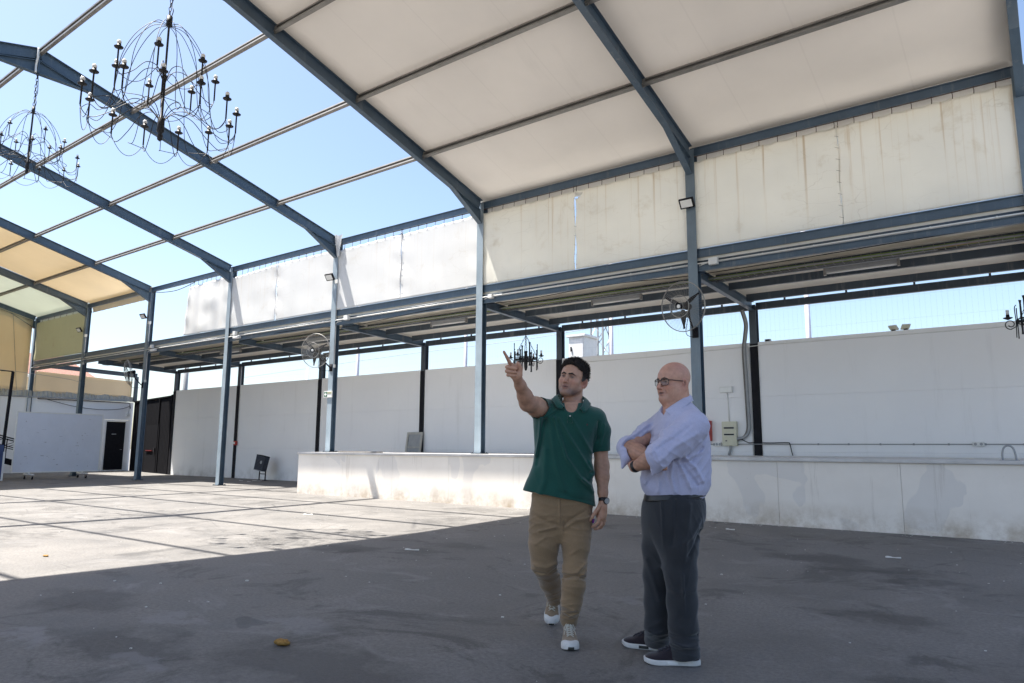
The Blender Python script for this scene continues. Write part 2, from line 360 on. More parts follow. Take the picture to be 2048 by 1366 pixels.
# ------------------------------------------------------------------ portal frames
FN = {1: 'frame at the right edge of the photo', 0: 'frame behind the bald man', -1: 'frame where the white roof ends', -2: 'frame with the exit sign',
      -3: 'frame standing on the floor nearest the litter bin', -4: 'frame where the yellow roof begins', -5: 'frame between yellow and green roof sheets', -6: 'frame against the end wall'}
BN = {0: 'rightmost bay under the white roof', -1: 'white roofed bay behind the two men', -2: 'open bay next to the white roof', -3: 'middle open bay over the big bin',
      -4: 'open bay next to the yellow roof', -5: 'bay under the yellow roof', -6: 'green roofed bay by the end wall'}
BN[-3] = 'middle one of the three open bays'
YL = 2 * YR - YC
def on_stage(k): return k >= -2
RT = .10                                       # rafter top above the roof line
for k in range(-6, 2):
    x = XF(k) - .095; zb = STZ if on_stage(k) else 0
    lab = {1: 'steel portal frame at the right edge of the photo, ending the white roof', 0: 'steel portal frame behind the bald man with a large fan',
           -1: 'steel portal frame at the sunlit edge of the white roof, behind pointing man', -2: 'steel portal frame with green arrow sign, leftmost one standing on the stage',
           -3: 'blue steel portal frame standing on the floor in sunlight before the wall', -4: 'blue steel portal frame with fan where the yellow roof begins',
           -5: 'dark steel portal frame behind the whiteboard between yellow and green roof', -6: 'dark steel portal frame standing against the end wall'}[k]
    t = thing('portal_frame', lab, 'steel frame', (x, YC, zb), 'portal frames of the hall')
    for side in (1, -1):
        yo = YC if side > 0 else YL; yi = yo + side * .17
        m = MB(); ztop = roofz(yo) + .02
        # flanges towards and away from the hall, web between
        fl = sorted((yo, yo + side * .012)); bf = sorted((yi - side * .012, yi)); wb = sorted((yo + side * .012, yi - side * .012))
        z0 = zb + .02 if side > 0 else .02
        m.box(x - .095, x + .095, *bf, z0, ztop - .05); m.box(x - .005, x + .005, *wb, z0, ztop - .03)
        if k == -4 and side > 0: m.box(x - .095, x + .095, *bf, z0, ztop - .05) if 0 else None
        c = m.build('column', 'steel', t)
        MB().box(x - .095, x + .095, *fl, z0, ztop).build('front_flange', 'steel_sunlit' if -3 <= k <= -1 else 'steel_pale', c)
        pm = MB().box(x - .15, x + .15, yo - .06 if side > 0 else yi - .06, (yi if side > 0 else yo) + .06, z0 - .02 + .001, z0 + .002)
        for bx in (-.12, .12):
            for by in (-.03, .2): pm.lathe([(.013, 0), (.013, .02), (.0, .021)], (x + bx, yo + side * by, z0), 6)
        pm.build('base_plate', 'steel_dark', c).location = (0, 0, 0)
        # rafter
        a = (x, yo + (0.012 if side > 0 else -.012), roofz(yo) + RT); b = (x, YR, ZR + RT)
        m = MB().ibeam(a, b, .27, .125, .008, .012)
        # knee haunch: web plate and bottom flange
        yk = yo - side * 1.05; zk = roofz(yk) - .16; zc = roofz(yo) - .47
        pl = [(yk, zk + .03), (yo - side * .001, roofz(yo) - .12), (yo - side * .001, zc)]
        v = [(x + s_ * .004, *p) for s_ in (-1, 1) for p in pl]; m.add(v, [(0, 1, 2), (5, 4, 3), (0, 3, 4, 1), (1, 4, 5, 2), (2, 5, 3, 0)])
        m.bar((x, yk - side * .02, zk), (x, yo - side * .006, zc - .01), .125, .014)
        r = m.build('rafter', 'steel', t)
    # apex haunch
    m = MB(); pl = [(YR - .95, ZR - .40), (YR + .95, ZR - .40), (YR + .02, ZR - .36), (YR - .02, ZR - .36)]
    za = ZR - .44
    for side in (1, -1):
        ya = YR + side * .95
        v = [(x + s_ * .004, *p) for s_ in (-1, 1) for p in [(YR, ZR - .12), (ya, roofz(ya) - .14), (YR, za)]]
        m.add(v, [(0, 1, 2), (5, 4, 3), (0, 3, 4, 1), (1, 4, 5, 2), (2, 5, 3, 0)])
        m.bar((x, YR, za), (x, ya, roofz(ya) - .17), .125, .014)
    m.box(x - .07, x + .07, YR - .012, YR + .012, za, ZR + .04)
    m.build('apex_haunch', 'steel', t)

# ------------------------------------------------------------------ purlins, eave beams
ORD = {3: 'lowest', 2: 'second lowest', 1: 'third lowest', 0: 'ridge', -1: 'upper far slope', -2: 'lower far slope'}
def cprofile(h=.13, w=.07, t=.012, lip=.034):
    return [(0, 0), (w, 0), (w, -lip), (w - t, -lip), (w - t, -t), (t, -t), (t, -h + t), (w - t, -h + t), (w - t, -h + lip), (w, -h + lip), (w, -h), (0, -h)]
for b in range(-6, 1):
    xa, xb = XF(b) - .088, XF(b + 1) - .102
    idx = [0, 1, 2, 3] + ([-1, -2] if b in (-2, -3, -4, -1, 0) else [])
    for i in idx:
        y = YR + i * SP
        if i == 0: y += .02
        z = roofz(y) + RT - .004
        side = -1 if i >= 0 else 1
        m = MB().prism([(px * 1.0 - .03, py) for px, py in cprofile()], (xa, y, z), (xb, y, z), (0, SL * (1 if i > 0 else -1 if i < 0 else 0), 1))
        for xe, sg in ((xa, 1), (xb, -1)): m.box(xe + sg * .001, xe + sg * .055, y - .05, y - .034, z - .16, z - .02)
        tag(m.build('purlin', 'galv'), 'grey %s purlin, %s' % (ORD[i], BN[b]), 'purlin', 'roof purlins')
    # eave beam (channel), curtain rail below the canopy flashing
    m = MB(); pr = [(0, 0), (.012, 0), (.012, -.012), (.012, -.165), (0, -.165)]
    ye = YC + .018; z1 = 7.117
    m.box(xa, xb, ye, ye + .075, z1 - .010, z1); m.box(xa, xb, ye + .03, ye + .038, z1 - .155, z1 - .010); m.box(xa, xb, ye, ye + .075, z1 - .165, z1 - .155); ye = YC + .035
    tag(m.build('eave_beam', 'steel'), 'upper blue steel eave beam above the curtains, %s' % BN[b], 'beam', 'eave beams')
    if b >= -5: 
        m = MB(); z1 = 5.052
        m.box(xa, xb, ye, ye + .075, z1 - .010, z1); m.box(xa, xb, ye + .03, ye + .038, z1 - .158, z1 - .010); m.box(xa, xb, ye, ye + .075, z1 - .168, z1 - .158)
    else:
        m = MB(); z1 = 5.052
        m.box(xa, xb, ye, ye + .07, z1 - .168, z1)
    tag(m.build('tie_beam', 'steel'), 'blue steel beam under the curtain opening, %s' % BN[b], 'beam', 'beams under the curtains')
    if b >= -6:
        m = MB(); z1 = 4.735
        m.box(xa, xb, ye - .005, ye + .07, z1 - .012, z1); m.box(xa, xb, ye + .018, ye + .028, z1 - .105, z1 - .012); m.box(xa, xb, ye - .005, ye + .07, z1 - .117, z1 - .105)
        tag(m.build('canopy_edge_beam', 'steel'), 'lower blue canopy edge beam behind the columns, %s' % BN[b], 'beam', 'canopy edge beams')
        g = thing('gutter_run', 'cream flashing with dark gutter pipe and white conduit, %s' % BN[b], 'gutter', ((xa + xb) / 2, ye, 4.8), 'gutter runs along the canopy')
        MB().box(xa, xb, ye + .05, ye + .058, 4.80, 4.888).build('flashing', 'flash', g)
        MB().tube([(xa, ye + .025, 4.795), (xb, ye + .025, 4.795)], .026, 10).build('pipe', 'steel_dark', g, True)
        cn = MB().tube([(xa, ye - .02, 4.757), (xb, ye - .02, 4.757)], .014, 8)
        for q in range(6): cn.lathe([(.019, -.012), (.019, .012)], (xa + (q + .5) * (xb - xa) / 6, ye - .02, 4.757), 8, (1, 0, 0))
        cn.build('conduit', 'pvc_white', g, True)

# ------------------------------------------------------------------ roof sheets
def roof_sheet(x0, x1, name, label, mat, seams, left=True, sag=.05):
    ys = [YL - .05 if left else YR, YR, YC + .12]
    m = MB()
    yy = []
    for i in range(-4 if left else 0, 4):
        ya, yb = YR + i * SP, YR + (i + 1) * SP
        if i == 3: yb = YC + .13
        if i == -4: ya = YL - .13
        yy += [(ya + (yb - ya) * q / 6, math.sin(PI * q / 6)) for q in range(6)]
    yy.append((YC + .13, 0))
    n = 24
    def fn(u, v):
        j = int(round(v * (len(yy) - 1))); y, s = yy[j]; x = x0 + (x1 - x0) * u
        wv = .012 * math.sin(x * 2.1 + y * 1.3) * s
        return (x, y, roofz(y) + RT + .012 - s * sag * .45 * math.sin(PI * ((x - x0) / L % 1)) + wv)
    m.grid(fn, n, len(yy) - 1)
    m.grid(lambda u, v: (x0 + (x1 - x0) * u, YC + .131 + .11 * math.sin(v * 1.5) + .012 * math.sin(u * 60 + v * 3) * v, roofz(YC + .13) + RT + .012 - .36 * v), 80, 4)
    return tag(m.build(name, mat, None, True, thick=.004), label, 'roof sheet')
roof_sheet(XF(-1) - .16, XF(1) - .03, 'roof_sheet', 'large off-white roof sheet over the two bays at right', 'roof_white', 4)
roof_sheet(XF(-5) - .05, XF(-4) - .14, 'roof_sheet', 'yellowed translucent roof sheet at far left, nearer of the coloured pair', 'roof_yellow', 2)
roof_sheet(XF(-6) - .25, XF(-5) - .12, 'roof_sheet', 'pale green roof sheet over the last bay beside the end wall', 'roof_green', 2)

# ------------------------------------------------------------------ side curtains
def curtain(x0, x1, label, mat, nh, lace=None, fold=.008, slack=0.0, zb=5.06, tear=False, skew=0.0, ztop=6.875):
    t = thing('side_curtain', label, 'curtain', ((x0 + x1) / 2, YC + .16, zb), 'curtains along the upper side')
    nx, nz = max(60, int((x1 - x0) * 34)), 36
    ph = random.uniform(0, 6)
    CY = YC + .042
    def fn(u, v):
        x = x0 + (x1 - x0) * u
        z_top = ztop - .028 * abs(math.sin(PI * u * nh)) - .02
        if nh and slack: z_top -= slack * (1 - u)
        z = zb + (z_top - zb) * v
        edge = min(u, 1 - u) * (x1 - x0)
        g = math.exp(-edge * 5.0)
        y = CY + fold * (.5 * math.sin(x * 5.1 + ph) + .3 * math.sin(x * 11.3 + z * .8 + ph) + .3 * math.sin(x * 2.3 - z * 1.1 + ph)) * (.35 + 1.1 * g)
        y += .4 * fold * math.sin(PI * v) * math.sin(x * .9 + ph) + .012 * g * math.sin(z * 9 + x * 3)
        dg = (u - .75) * 3 + (1 - v) * 1.2
        y += .5 * fold * math.exp(-(dg * 2.2) ** 2) * math.sin(9 * (u + v))
        if skew: x -= skew * (1 - v) * (1 - u)
        return (x + .012 * math.sin(z * 6 + ph) * g, y, z)
    m = MB()
    v = [fn(i / nx, j / nz) for i in range(nx + 1) for j in range(nz + 1)]
    f = []
    for i in range(nx):
        for j in range(nz):
            if tear:
                cx = (x1 - x0) * (i + .5) / nx; cz = (j + .5) / nz
                if cx < .24 and cz > .885 + .0 and cx < (cz - .885) * 2.2 + .02 and cz < .985: continue
            f.append((i * (nz + 1) + j, (i + 1) * (nz + 1) + j, (i + 1) * (nz + 1) + j + 1, i * (nz + 1) + j + 1))
    m.add(v, f).build('cloth', mat, t, True, thick=.003)
    for q in range(nh + 1):
        u = min(max(q / nh, .012), .988); x, y, z = fn(u, 1)
        h = MB(); zr = 6.938
        h.tube([(x, y - .012, z - .03), (x + .004, y - .014, z + .02), (x, CY, zr - .02), (x, CY - .014, zr), (x, CY, zr + .013), (x, CY + .014, zr)], .0065, 5)
        h.build('hook', 'rust', t)
    if lace:
        for q in range(9):
            lm = MB(); z = zb + .12 + q * .21; xx = x0 - .003
            lm.tube([(xx - .034, CY - .03, z + .016), (xx, CY - .034, z), (xx + .034, CY - .03, z - .016)], .005, 5)
            lm.build('lace_tie', 'chrome', t)
    return t
CB = BN
def rail(b):
    tag(MB().tube([(XF(b) - .08, YC + .042, 6.938), (XF(b + 1) - .11, YC + .042, 6.938)], .009, 8).build('curtain_rail', 'rust'),
        'thin rusty rod the curtains hang from, %s' % BN[b], 'curtain rail', 'curtain rails')
for b in (0, -1, -2, -3, -4): rail(b)
curtain(XF(0) - .09, -2.541, 'rust streaked cream curtain right of the column behind the bald man', 'curtain_old', 8)
curtain(-2.549, XF(1) - .1, 'stained cream curtain in the top right corner, rightmost of all', 'curtain_old', 9, -1)
curtain(XF(-1) - .09, -7.945, 'cream curtain above the pointing man, left of the torn gap', 'curtain_old', 8)
curtain(-7.915, XF(0) - .1, 'cracked cream curtain with a torn corner, between gap and bald man column', 'curtain_old', 8, -1, tear=True)
curtain(XF(-2) - .09, -13.306, 'sunlit white curtain with diagonal shadow just right of the sign column', 'curtain', 8, slack=.05)
curtain(-13.313, XF(-1) - .1, 'sunlit white curtain with brown stain at its foot, beside white roof', 'curtain', 9, -1, slack=.03)
curtain(XF(-3) - .09, -18.76, 'creased sunlit white curtain, left one in the bay left of the sign column', 'curtain', 8, slack=.1, fold=.013)
curtain(-18.745, XF(-2) - .1, 'smooth sunlit white curtain ending at the column with the exit sign', 'curtain', 8, -1)
curtain(-23.86, XF(-3) - .2, 'loose pleated white curtain hanging free at its left edge, leftmost white one', 'curtain', 9, fold=.05, slack=.06, skew=.12)
curtain(XF(-6) + .02, XF(-5) - .2, 'greenish curtain behind crossed bracing rods beside the end wall', 'curtain_green', 8, ztop=6.88)
t = thing('cross_brace', 'crossed thin steel bracing rods in front of greenish curtain', 'bracing', (XF(-6) + 2.6, YC + .1, 6))
for a, b_ in (((XF(-6), YC + .08, 6.75), (XF(-5) - .2, YC + .08, 5.05)), ((XF(-6), YC + .06, 5.05), (XF(-5) - .2, YC + .06, 6.85))):
    MB().tube([a, b_], .014, 6).build('rod', 'steel_dark', t)
# bunched scrap of cloth on the sign column head
m = MB()
def rag(u, v):
    a = u * 2 * PI; z = 7.22 - .62 * v; r = .10 * (1 - .72 * v) * (1 + .3 * math.sin(3 * a + 4 * v)) + .012
    return (XF(-2) + .02 + r * math.cos(a) + .03 * v, YC - .03 + r * .7 * math.sin(a), z + .03 * math.sin(2 * a))
tag(m.grid(rag, 28, 14).build('cloth_scrap', 'curtain', None, True), 'bunched white cloth scrap tied at the head of the sign column', 'cloth')
# loose cable sagging below the eave beam, next to the yellow roof
tag(MB().tube(cat_rom([(XF(-4), YC + .05, 6.95), (XF(-4) + .9, YC + .02, 6.82), (XF(-4) + 1.9, YC + .02, 6.78), (-23.7, YC + .12, 6.95)], 8), .012, 6).build('loose_cable', 'black', None, True), 'black cable sagging under the eave beam left of the loose curtain', 'cable')
# ------------------------------------------------------------------ stage
XSL = -16.23; XSR = 9.0
t = thing('stage', 'long low concrete stage with stained pale front panels', 'stage', (XSL, YS, 0))
npan = 14; pw = 1.8; x = XSL; i = 0
while x < XSR:
    x2 = min(x + pw, XSR)
    MB().box(x + (.0 if i == 0 else .0025), x2 - .0025, YS, YS + .03, .0, STZ - .055).build('front_panel', 'stage', t); x = x2; i += 1
MB().box(XSL, XSL + .03, YS + .032, YW - .06, 0, STZ - .055).build('side_panel', 'stage', t)
MB().box(XSL + .032, XSR, YS + .034, YW - .05, .0, STZ - .058).build('core', 'slab', t)
MB().bbox(XSL - .03, XSR, YS - .045, YW - .045, STZ - .052, STZ, .008).build('top_slab', 'slab', t)

# ------------------------------------------------------------------ boundary wall with outer columns of the canopy
OX = [XF(k) - .11 - .0 for k in range(-5, 3)]
OX = [-30.82, -25.90, -20.80, -15.73, -10.59, -5.27, .06, 5.4]
t = thing('boundary_wall', 'long white precast wall behind the stage with horizontal joints', 'wall', (-16, YW, 0))
for a in range(len(OX) - 1):
    xa, xb = OX[a] + .088, OX[a + 1] - .088
    for z0, z1 in ((0, 1.1682), (1.169, 2.4082), (2.409, 3.655)):
        MB().bbox(xa, xb, YW, YW + .14, z0, z1, .006).build('wall_slab', 'wall', t)
cz = lambda y: 4.80 - .045 * (y - 12.9)        # underside of the canopy sheet
t = thing('lean_to_canopy', 'low lean-to canopy between the hall columns and the white wall', 'canopy', (-13, 14.5, 4.7))
xa, xb = XF(-5) - .3, 5.6
m = MB(); n = 260
def fn(u, v):
    x = xa + (xb - xa) * u; y = YC + .1 + 3.47 * v
    return (x, y, cz(y) + (.012 if int(u * n) % 4 < 2 else 0))
m.grid(fn, n, 2).build('roof_panel', 'ceil', t, thick=.004)
for yy in (13.89, 14.62, 15.72):
    for a in range(len(OX) - 1):
        m = MB(); z = cz(yy) - .01
        m.box(OX[a] + .075, OX[a + 1] - .075, yy - .03, yy - .022, z - .155, z); m.box(OX[a] + .075, OX[a + 1] - .075, yy - .03, yy + .035, z - .008, z - .0005) if 0 else None
        m.box(OX[a] + .075, OX[a + 1] - .075, yy - .022, yy + .04, z - .155, z - .147)
        m.build('purlin', 'steel_dark', t)
for a, x in enumerate(OX):
    m = MB(); m.box(x - .08, x + .08, YW - .025, YW - .013, .0 if x < -17 else STZ + .001, 4.53); m.box(x - .005, x + .005, YW - .013, YW + .143, 0, 4.53); m.box(x - .08, x + .08, YW + .143, YW + .155, 0, 4.53)
    m.build('outer_column', 'steel_dark', t)
    MB().box(x - .084, x + .084, YW - .036, YW - .0262, .0 if x < -17 else STZ + .001, 3.62).build('dark_strip', 'black', t)  # added dark strip over the lower column face
    MB().ibeam((x, YC + .172, 4.735), (x, YW - .026, 4.60), .20, .11, .008, .01).build('canopy_rafter', 'steel', t)
    if a < len(OX) - 1:
        m = MB(); x1, x2 = x + .081, OX[a + 1] - .081; y0 = YW - .0
        m.box(x1, x2, y0, y0 + .01, 4.425, 4.565); m.box(x1, x2, y0, y0 + .08, 4.567, 4.575); m.box(x1, x2, y0, y0 + .08, 4.415, 4.423)
        for q in range(4):
            xx = x1 + (x2 - x1) * (q + .5) / 4; m.box(xx - .02, xx + .02, y0 + .02, y0 + .05, 4.576, 4.66)
        m.build('outer_beam', 'steel_dark', t)

# ------------------------------------------------------------------ cable tray, strip lights, slack cable under the canopy
t = thing('cable_tray', 'wire basket tray of orange and green cables under the canopy', 'cable tray', (-13, 13.95, 4.62))
xa, xb = XF(-5), 5.5
m = MB(); y0, y1, zb_, zt_ = 13.60, 13.83, 4.60, 4.69
for y, z in ((y0, zb_), (y1, zb_), (y0, zt_), (y1, zt_), ((y0 + y1) / 2, zb_)): m.tube([(xa, y, z), (xb, y, z)], .005, 4)
x = xa
while x < xb:
    m.tube([(x, y0, zt_), (x, y0, zb_), (x, y1, zb_), (x, y1, zt_)], .004, 4); x += .16
m.build('tray', 'galv', t)
for q, (mt, dy, rr) in enumerate((('orange', .05, .012), ('pvc_grey', .02, .013), ('green_cable', .10, .016), ('green_cable', .05, .012), ('black', .15, .018), ('black', .19, .014), ('pvc_grey', .21, .012))):
    pts = [(x, y0 + dy + random.uniform(-.014, .014), zb_ + rr + .004 + (.022 if q == 3 else 0) + random.uniform(0, .008)) for x in np.arange(xa, xb, .7)]
    MB().tube(cat_rom(pts, 3), rr, 6).build('cable', mt, t, True)
for i, x in enumerate((XF(-4) + 3.2, XF(-3) + 2.9, XF(-2) + 3.0, XF(-1) + 2.8, XF(0) + 2.6)):
    y = 14.26; z = cz(y) - .12
    t = thing('strip_light', 'unlit fluorescent strip light under the canopy, %s' % BN[i - 4], 'strip light', (x, y, z), 'strip lights under the canopy')
    MB().bbox(x - .62, x + .62, y - .03, y + .03, z - .03, z + .10, .01).build('housing', 'pvc_grey', t)
    MB().tube([(x - .60, y, z - .055), (x + .60, y, z - .055)], .02, 10).build('diffuser', 'white_lit', t, True)
    for s_ in (-1, 1): MB().box(x + s_ * .63 - .02, x + s_ * .63 + .02, y - .035, y + .035, z - .09, z + .05).build('end_clip', 'galv', t)
pts = []
for k, dx, z in ((-3, .25, 4.60), (-3, 2.6, 4.66), (-3, 4.6, 4.62), (-2, .3, 4.58), (-2, 2.2, 4.60), (-2, 3.9, 4.66), (-1, .2, 4.63), (-1, 1.5, 4.57), (-1, 3.4, 4.62), (-1, 4.9, 4.60), (0, .5, 4.60), (0, 1.7, 4.57), (0, 3.2, 4.60), (0, 4.6, 4.63)):
    pts.append((XF(k) + dx, YC + .02 + (.03 if dx > .6 and dx < 4.8 else .2), z))
tag(MB().tube(cat_rom(pts, 6), .008, 6).build('slack_cable', 'black', None, True), 'thin black cable sagging along the lower canopy edge beam', 'cable')

# ------------------------------------------------------------------ junction boxes and conduits on columns
def jbox(k, dx, z, label, w=.17, h=.13):
    x = XF(k) + dx; y = YC - .02
    t = thing('junction_box', label, 'junction box', (x, y, z), 'junction boxes beside the columns')
    MB().bbox(x - w / 2, x + w / 2, y - .05, y + .05, z - h / 2, z + h / 2, .008).build('housing', 'pvc_white', t)
    MB().tube(cat_rom([(x - w / 2, y, z + .01), (x - w / 2 - .06, y + .03, z - .0), (XF(k) + .02, y + .07, z - .03)], 4), .011, 6).build('conduit', 'pvc_white', t, True)
    return t
jbox(0, .33, 4.75, 'white junction box right of the column behind bald man')
jbox(-1, .28, 4.74, 'white junction box right of the column at white roof edge', .12, .09)
jbox(-2, .52, 4.77, 'white junction box right of the sign column')
for k, nm in ((-3, 'floor standing column nearest the bin'), (-4, 'column where the yellow roof begins')):
    x = XF(k) + .42; y = YC - .02; z = 4.78
    t = jbox(k, .42, 4.84, 'white junction box with emergency light, %s' % nm, .13, .12)
    MB().bbox(x - .05, x + .28, y - .06, y + .06, z - .13, z - .05, .03).build('lamp', 'pvc_white', t)
def column_conduit(k, z0, z1, label):
    t = thing('column_conduit', label, 'conduit', (XF(k), YC + .06, z0), 'white conduits on the columns')
    x = XF(k) - .02; y = YC + .045
    MB().tube(cat_rom([(x + .24, y, 4.72), (x + .06, y, 4.70), (x, y, 4.62), (x, y, 4.3), (x, y, z0 + .06)], 6) if z0 < 4.5 else [(x, y, z0), (x, y, z1)], .013, 8).build('pipe', 'pvc_white', t, True)
    if z1 > 4.9: MB().tube(cat_rom([(x + .2, y, 4.76), (x + .05, y, 4.78), (x, y, 4.86), (x, y, 5.2), (x, y, z1)], 6), .013, 8).build('pipe', 'pvc_white', t, True)
    MB().bbox(x - .045, x + .045, y - .04, y + .02, z0, z0 + .09, .008).build('switch_box', 'pvc_white', t)
    if z1 > 5: MB().bbox(x - .06, x + .06, y - .05, y + .02, z1, z1 + .11, .008).build('switch_box', 'pvc_white', t)
column_conduit(-2, 3.42, 5.82, 'white conduit with boxes up the side of the sign column')
column_conduit(-4, 3.55, 5.72, 'white conduit up the column where the yellow roof begins')
column_conduit(-5, 4.55, 5.72, 'white conduit with box on the column under the yellow roof end')

# ------------------------------------------------------------------ flood lights
def flood(k, z, label, yaw=0.0, dx=-.1):
    x = XF(k) + dx; y = YC - .13
    t = thing('flood_light', label, 'flood light', (x, y, z), 'flood lights on the columns')
    q = Matrix.Rotation(yaw, 4, 'Z') @ Matrix.Rotation(math.radians(34), 4, 'X')
    def tr(m): m.v = [tuple(q @ Vector(p) + Vector((x, y, z))) for p in m.v]; return m
    tr(MB().bbox(-.145, .145, -.025, .03, -.10, .10, .008)).build('housing', 'black', t)
    tr(MB().box(-.115, .115, -.029, -.0255, -.073, .073)).build('pane', 'white_lit', t)
    fm = MB()
    for i in range(7): fm.box(-.10 + i * .033, -.095 + i * .033, .031, .05, -.08, .08)
    tr(fm).build('fins', 'black', t)
    MB().tube([(x - .10, y, z), (x - .1, y + .07, z - .06), (x, y + .125, z - .06), (x + .1, y + .07, z - .06), (x + .10, y, z)], .012, 6).build('bracket', 'black', t)
    return t
flood(0, 5.96, 'black flood light on the column behind bald man', 0, -.12)
flood(-2, 6.0, 'black flood light high on the column with exit sign', .1, -.16)
flood(-4, 6.02, 'black flood light on the column where the yellow roof begins', .1, -.22)
flood(-5, 6.02, 'black flood light at far left on the column under yellow roof', .1, -.3)

# ------------------------------------------------------------------ wall fans
def fan(k, hub, nrm, label, R=.47, bracket_z=3.42):
    hub = Vector(hub); a = Vector(nrm).normalized(); u = a.cross(Vector((0, 0, 1))).normalized(); w = u.cross(a)
    # a points out of the fan front
    t = thing('wall_fan', label, 'fan', hub, 'large wall fans on the columns')
    P = lambda r, th, d: hub + (u * math.cos(th) + w * math.sin(th)) * r + a * d
    g = MB()
    for r, d, th_ in ((R, -.09, .008), (R * .995, -.07, .005), (.205, .035, .008), (.09, .05, .004)):
        g.tube([P(r, 2 * PI * i / 48, d) for i in range(49)], th_, 5, False)
    for i in range(72):
        th = 2 * PI * i / 72
        g.tube([P(.085, th, .055), P(.25, th + .02, .03), P(R * .86, th + .03, -.01), P(R, th + .03, -.085)], .0017, 3, False)
        if i % 2 == 0: g.tube([P(.10, th, -.19), P(R * .8, th, -.17), P(R, th, -.095)], .0017, 3, False)
    g.build('guard', 'wire', t)
    MB().lathe([(.0, .0), (.034, 0), (.036, .012), (.0, .016)], hub + a * .052, 14, a).build('badge', 'white_lit', t)
    MB().lathe([(.0, -.32), (.045, -.315), (.06, -.30), (.065, -.20), (.05, -.17), (.05, -.08), (.03, -.03), (0, -.03)], hub, 16, a).build('motor', 'black', t, True)
    for i in range(3):
        th = 2 * PI * i / 3 + .55 + k
        b = MB()
        def bl(p, s):
            r = .06 + .36 * p; wd = (.04 + .075 * math.sin(PI * min(1, p * 1.1 + .1)) * (1 - .35 * p)) * (s - .5) * 2
            tw = .55 - .3 * p
            c = P(r, th, -.075); tv = (-u * math.sin(th) + w * math.cos(th))
            return c + tv * wd * math.cos(tw) * .5 + a * wd * math.sin(tw) * .5
        b.grid(bl, 10, 6).build('blade', 'black', t, True, thick=.006)
    base = Vector((XF(k) - .08, YC - .012, bracket_z))
    s = MB(); s.tube(cat_rom([hub - a * .28 - Vector((0, 0, .06)), hub - a * .30 - Vector((0, 0, .22)), (hub - a * .25) * .45 + base * .55 - Vector((0, .03, .06)), base + Vector((0, -.06, .02)), base], 6), .019, 8)
    s.obox(base, (.055, 0, 0), (0, .012, 0), (0, 0, .10))
    s.tube(cat_rom([hub - a * .3 - Vector((0, 0, .1)), hub * .5 + base * .5 - Vector((0, .1, .28)), base + Vector((.06, -.02, -.1))], 6), .006, 5)
    s.build('bracket', 'black', t, True)
    return t
fan(0, (-5.31, YC - .52, 3.85), (-.18, -1, -.12), 'large black wire guarded fan on the column behind bald man')
fan(-2, (-16.06, YC - .52, 3.86), (.28, -1, -.08), 'large wire guarded fan on the column with the exit sign')
fan(-4, (-26.85, YC - .52, 3.87), (-.3, -1, -.2), 'dark wire guarded fan on the column where the yellow roof begins', .47, 3.44)

# ------------------------------------------------------------------ exit sign on column
x0, x1, z0, z1 = -16.155, -15.815, 2.585, 2.765; y = YC - .035
t = thing('exit_sign', 'small white sign with white arrow on green square, on the column', 'sign', ((x0 + x1) / 2, y, z0))
MB().bbox(x0, x1, y, y + .034, z0, z1, .004).build('board', 'pvc_white', t)
gs = MB().box(x0 + .018, x0 + .148, y - .003, y - .0005, z0 + .022, z1 - .022).build('green_square', 'green_sign', t)
cx, cz_ = x0 + .083, (z0 + z1) / 2
am = MB(); pl = [(-.052, 0), (.004, .052), (.018, .04), (-.012, .013), (.05, .013), (.05, -.013), (-.012, -.013), (.018, -.04), (.004, -.052)]
v = [(cx + px, yy, cz_ + pz) for yy in (y - .006, y - .0035) for px, pz in pl]
n = len(pl); am.add(v, [tuple(range(n)), tuple(range(2 * n - 1, n - 1, -1))] + [(i, n + i, n + (i + 1) % n, (i + 1) % n) for i in range(n)]).build('arrow', 'white_lit', gs)
pnl = MB().box(x0 + .16, x1 - .012, y - .003, y - .0005, z0 + .10, z1 - .02).build('yellow_strip', plain('pale_yellow_sign', (.60, .60, .36), .5), t)
lm = MB()
for q in range(3): lm.box(x0 + .17 + q * .045, x0 + .20 + q * .045, y - .006, y - .0035, z0 + .125, z0 + .145)
lm.box(x0 + .165, x1 - .02, y - .006, y - .0035, z0 + .103, z0 + .109); lm.build('dark_marks', 'timber', pnl)

# ------------------------------------------------------------------ fittings on the white wall
y = YW - .0
t = thing('emergency_light', 'small white emergency light box high on the white wall', 'emergency light', (-5.95, y, 2.6))
MB().bbox(-6.10, -5.80, y - .06, y - .001, 2.525, 2.665, .012).build('housing', 'pvc_white', t)
MB().box(-6.08, -5.82, y - .066, y - .0605, 2.545, 2.647).build('lens', 'white_lit', t)
MB().tube([(-5.93, y - .016, 2.524), (-5.905, y - .016, 1.86)], .010, 6).build('conduit', 'pvc_white', t, True)
t = thing('fuse_box', 'cream electrical panel with two rows of breakers on the wall', 'fuse box', (-5.89, y, 1.3))
MB().bbox(-6.06, -5.72, y - .11, y - .001, 1.30, 1.855, .012).build('housing', 'pvc_cream', t)
for zz in (1.70, 1.55):
    f = MB().box(-6.03, -5.75, y - .117, y - .1105, zz - .045, zz + .055).build('cover', 'pvc_cream', t)
    w_ = MB().box(-6.01, -5.77, y - .119, y - .1175, zz - .012, zz + .028).build('breaker_window', 'pvc_grey', f)
    bm_ = MB()
    for q in range(11):
        bm_.box(-6.005 + q * .0205, -5.9835 + q * .0205, y - .128, y - .1195, zz - .006, zz + .020)
    bm_.build('breakers', 'black', w_)
f = MB().box(-6.03, -5.75, y - .117, y - .1105, 1.365, 1.465).build('cover', 'pvc_cream', t)
MB().box(-5.98, -5.94, y - .121, y - .1175, 1.40, 1.43).build('label_plate', 'timber', f)
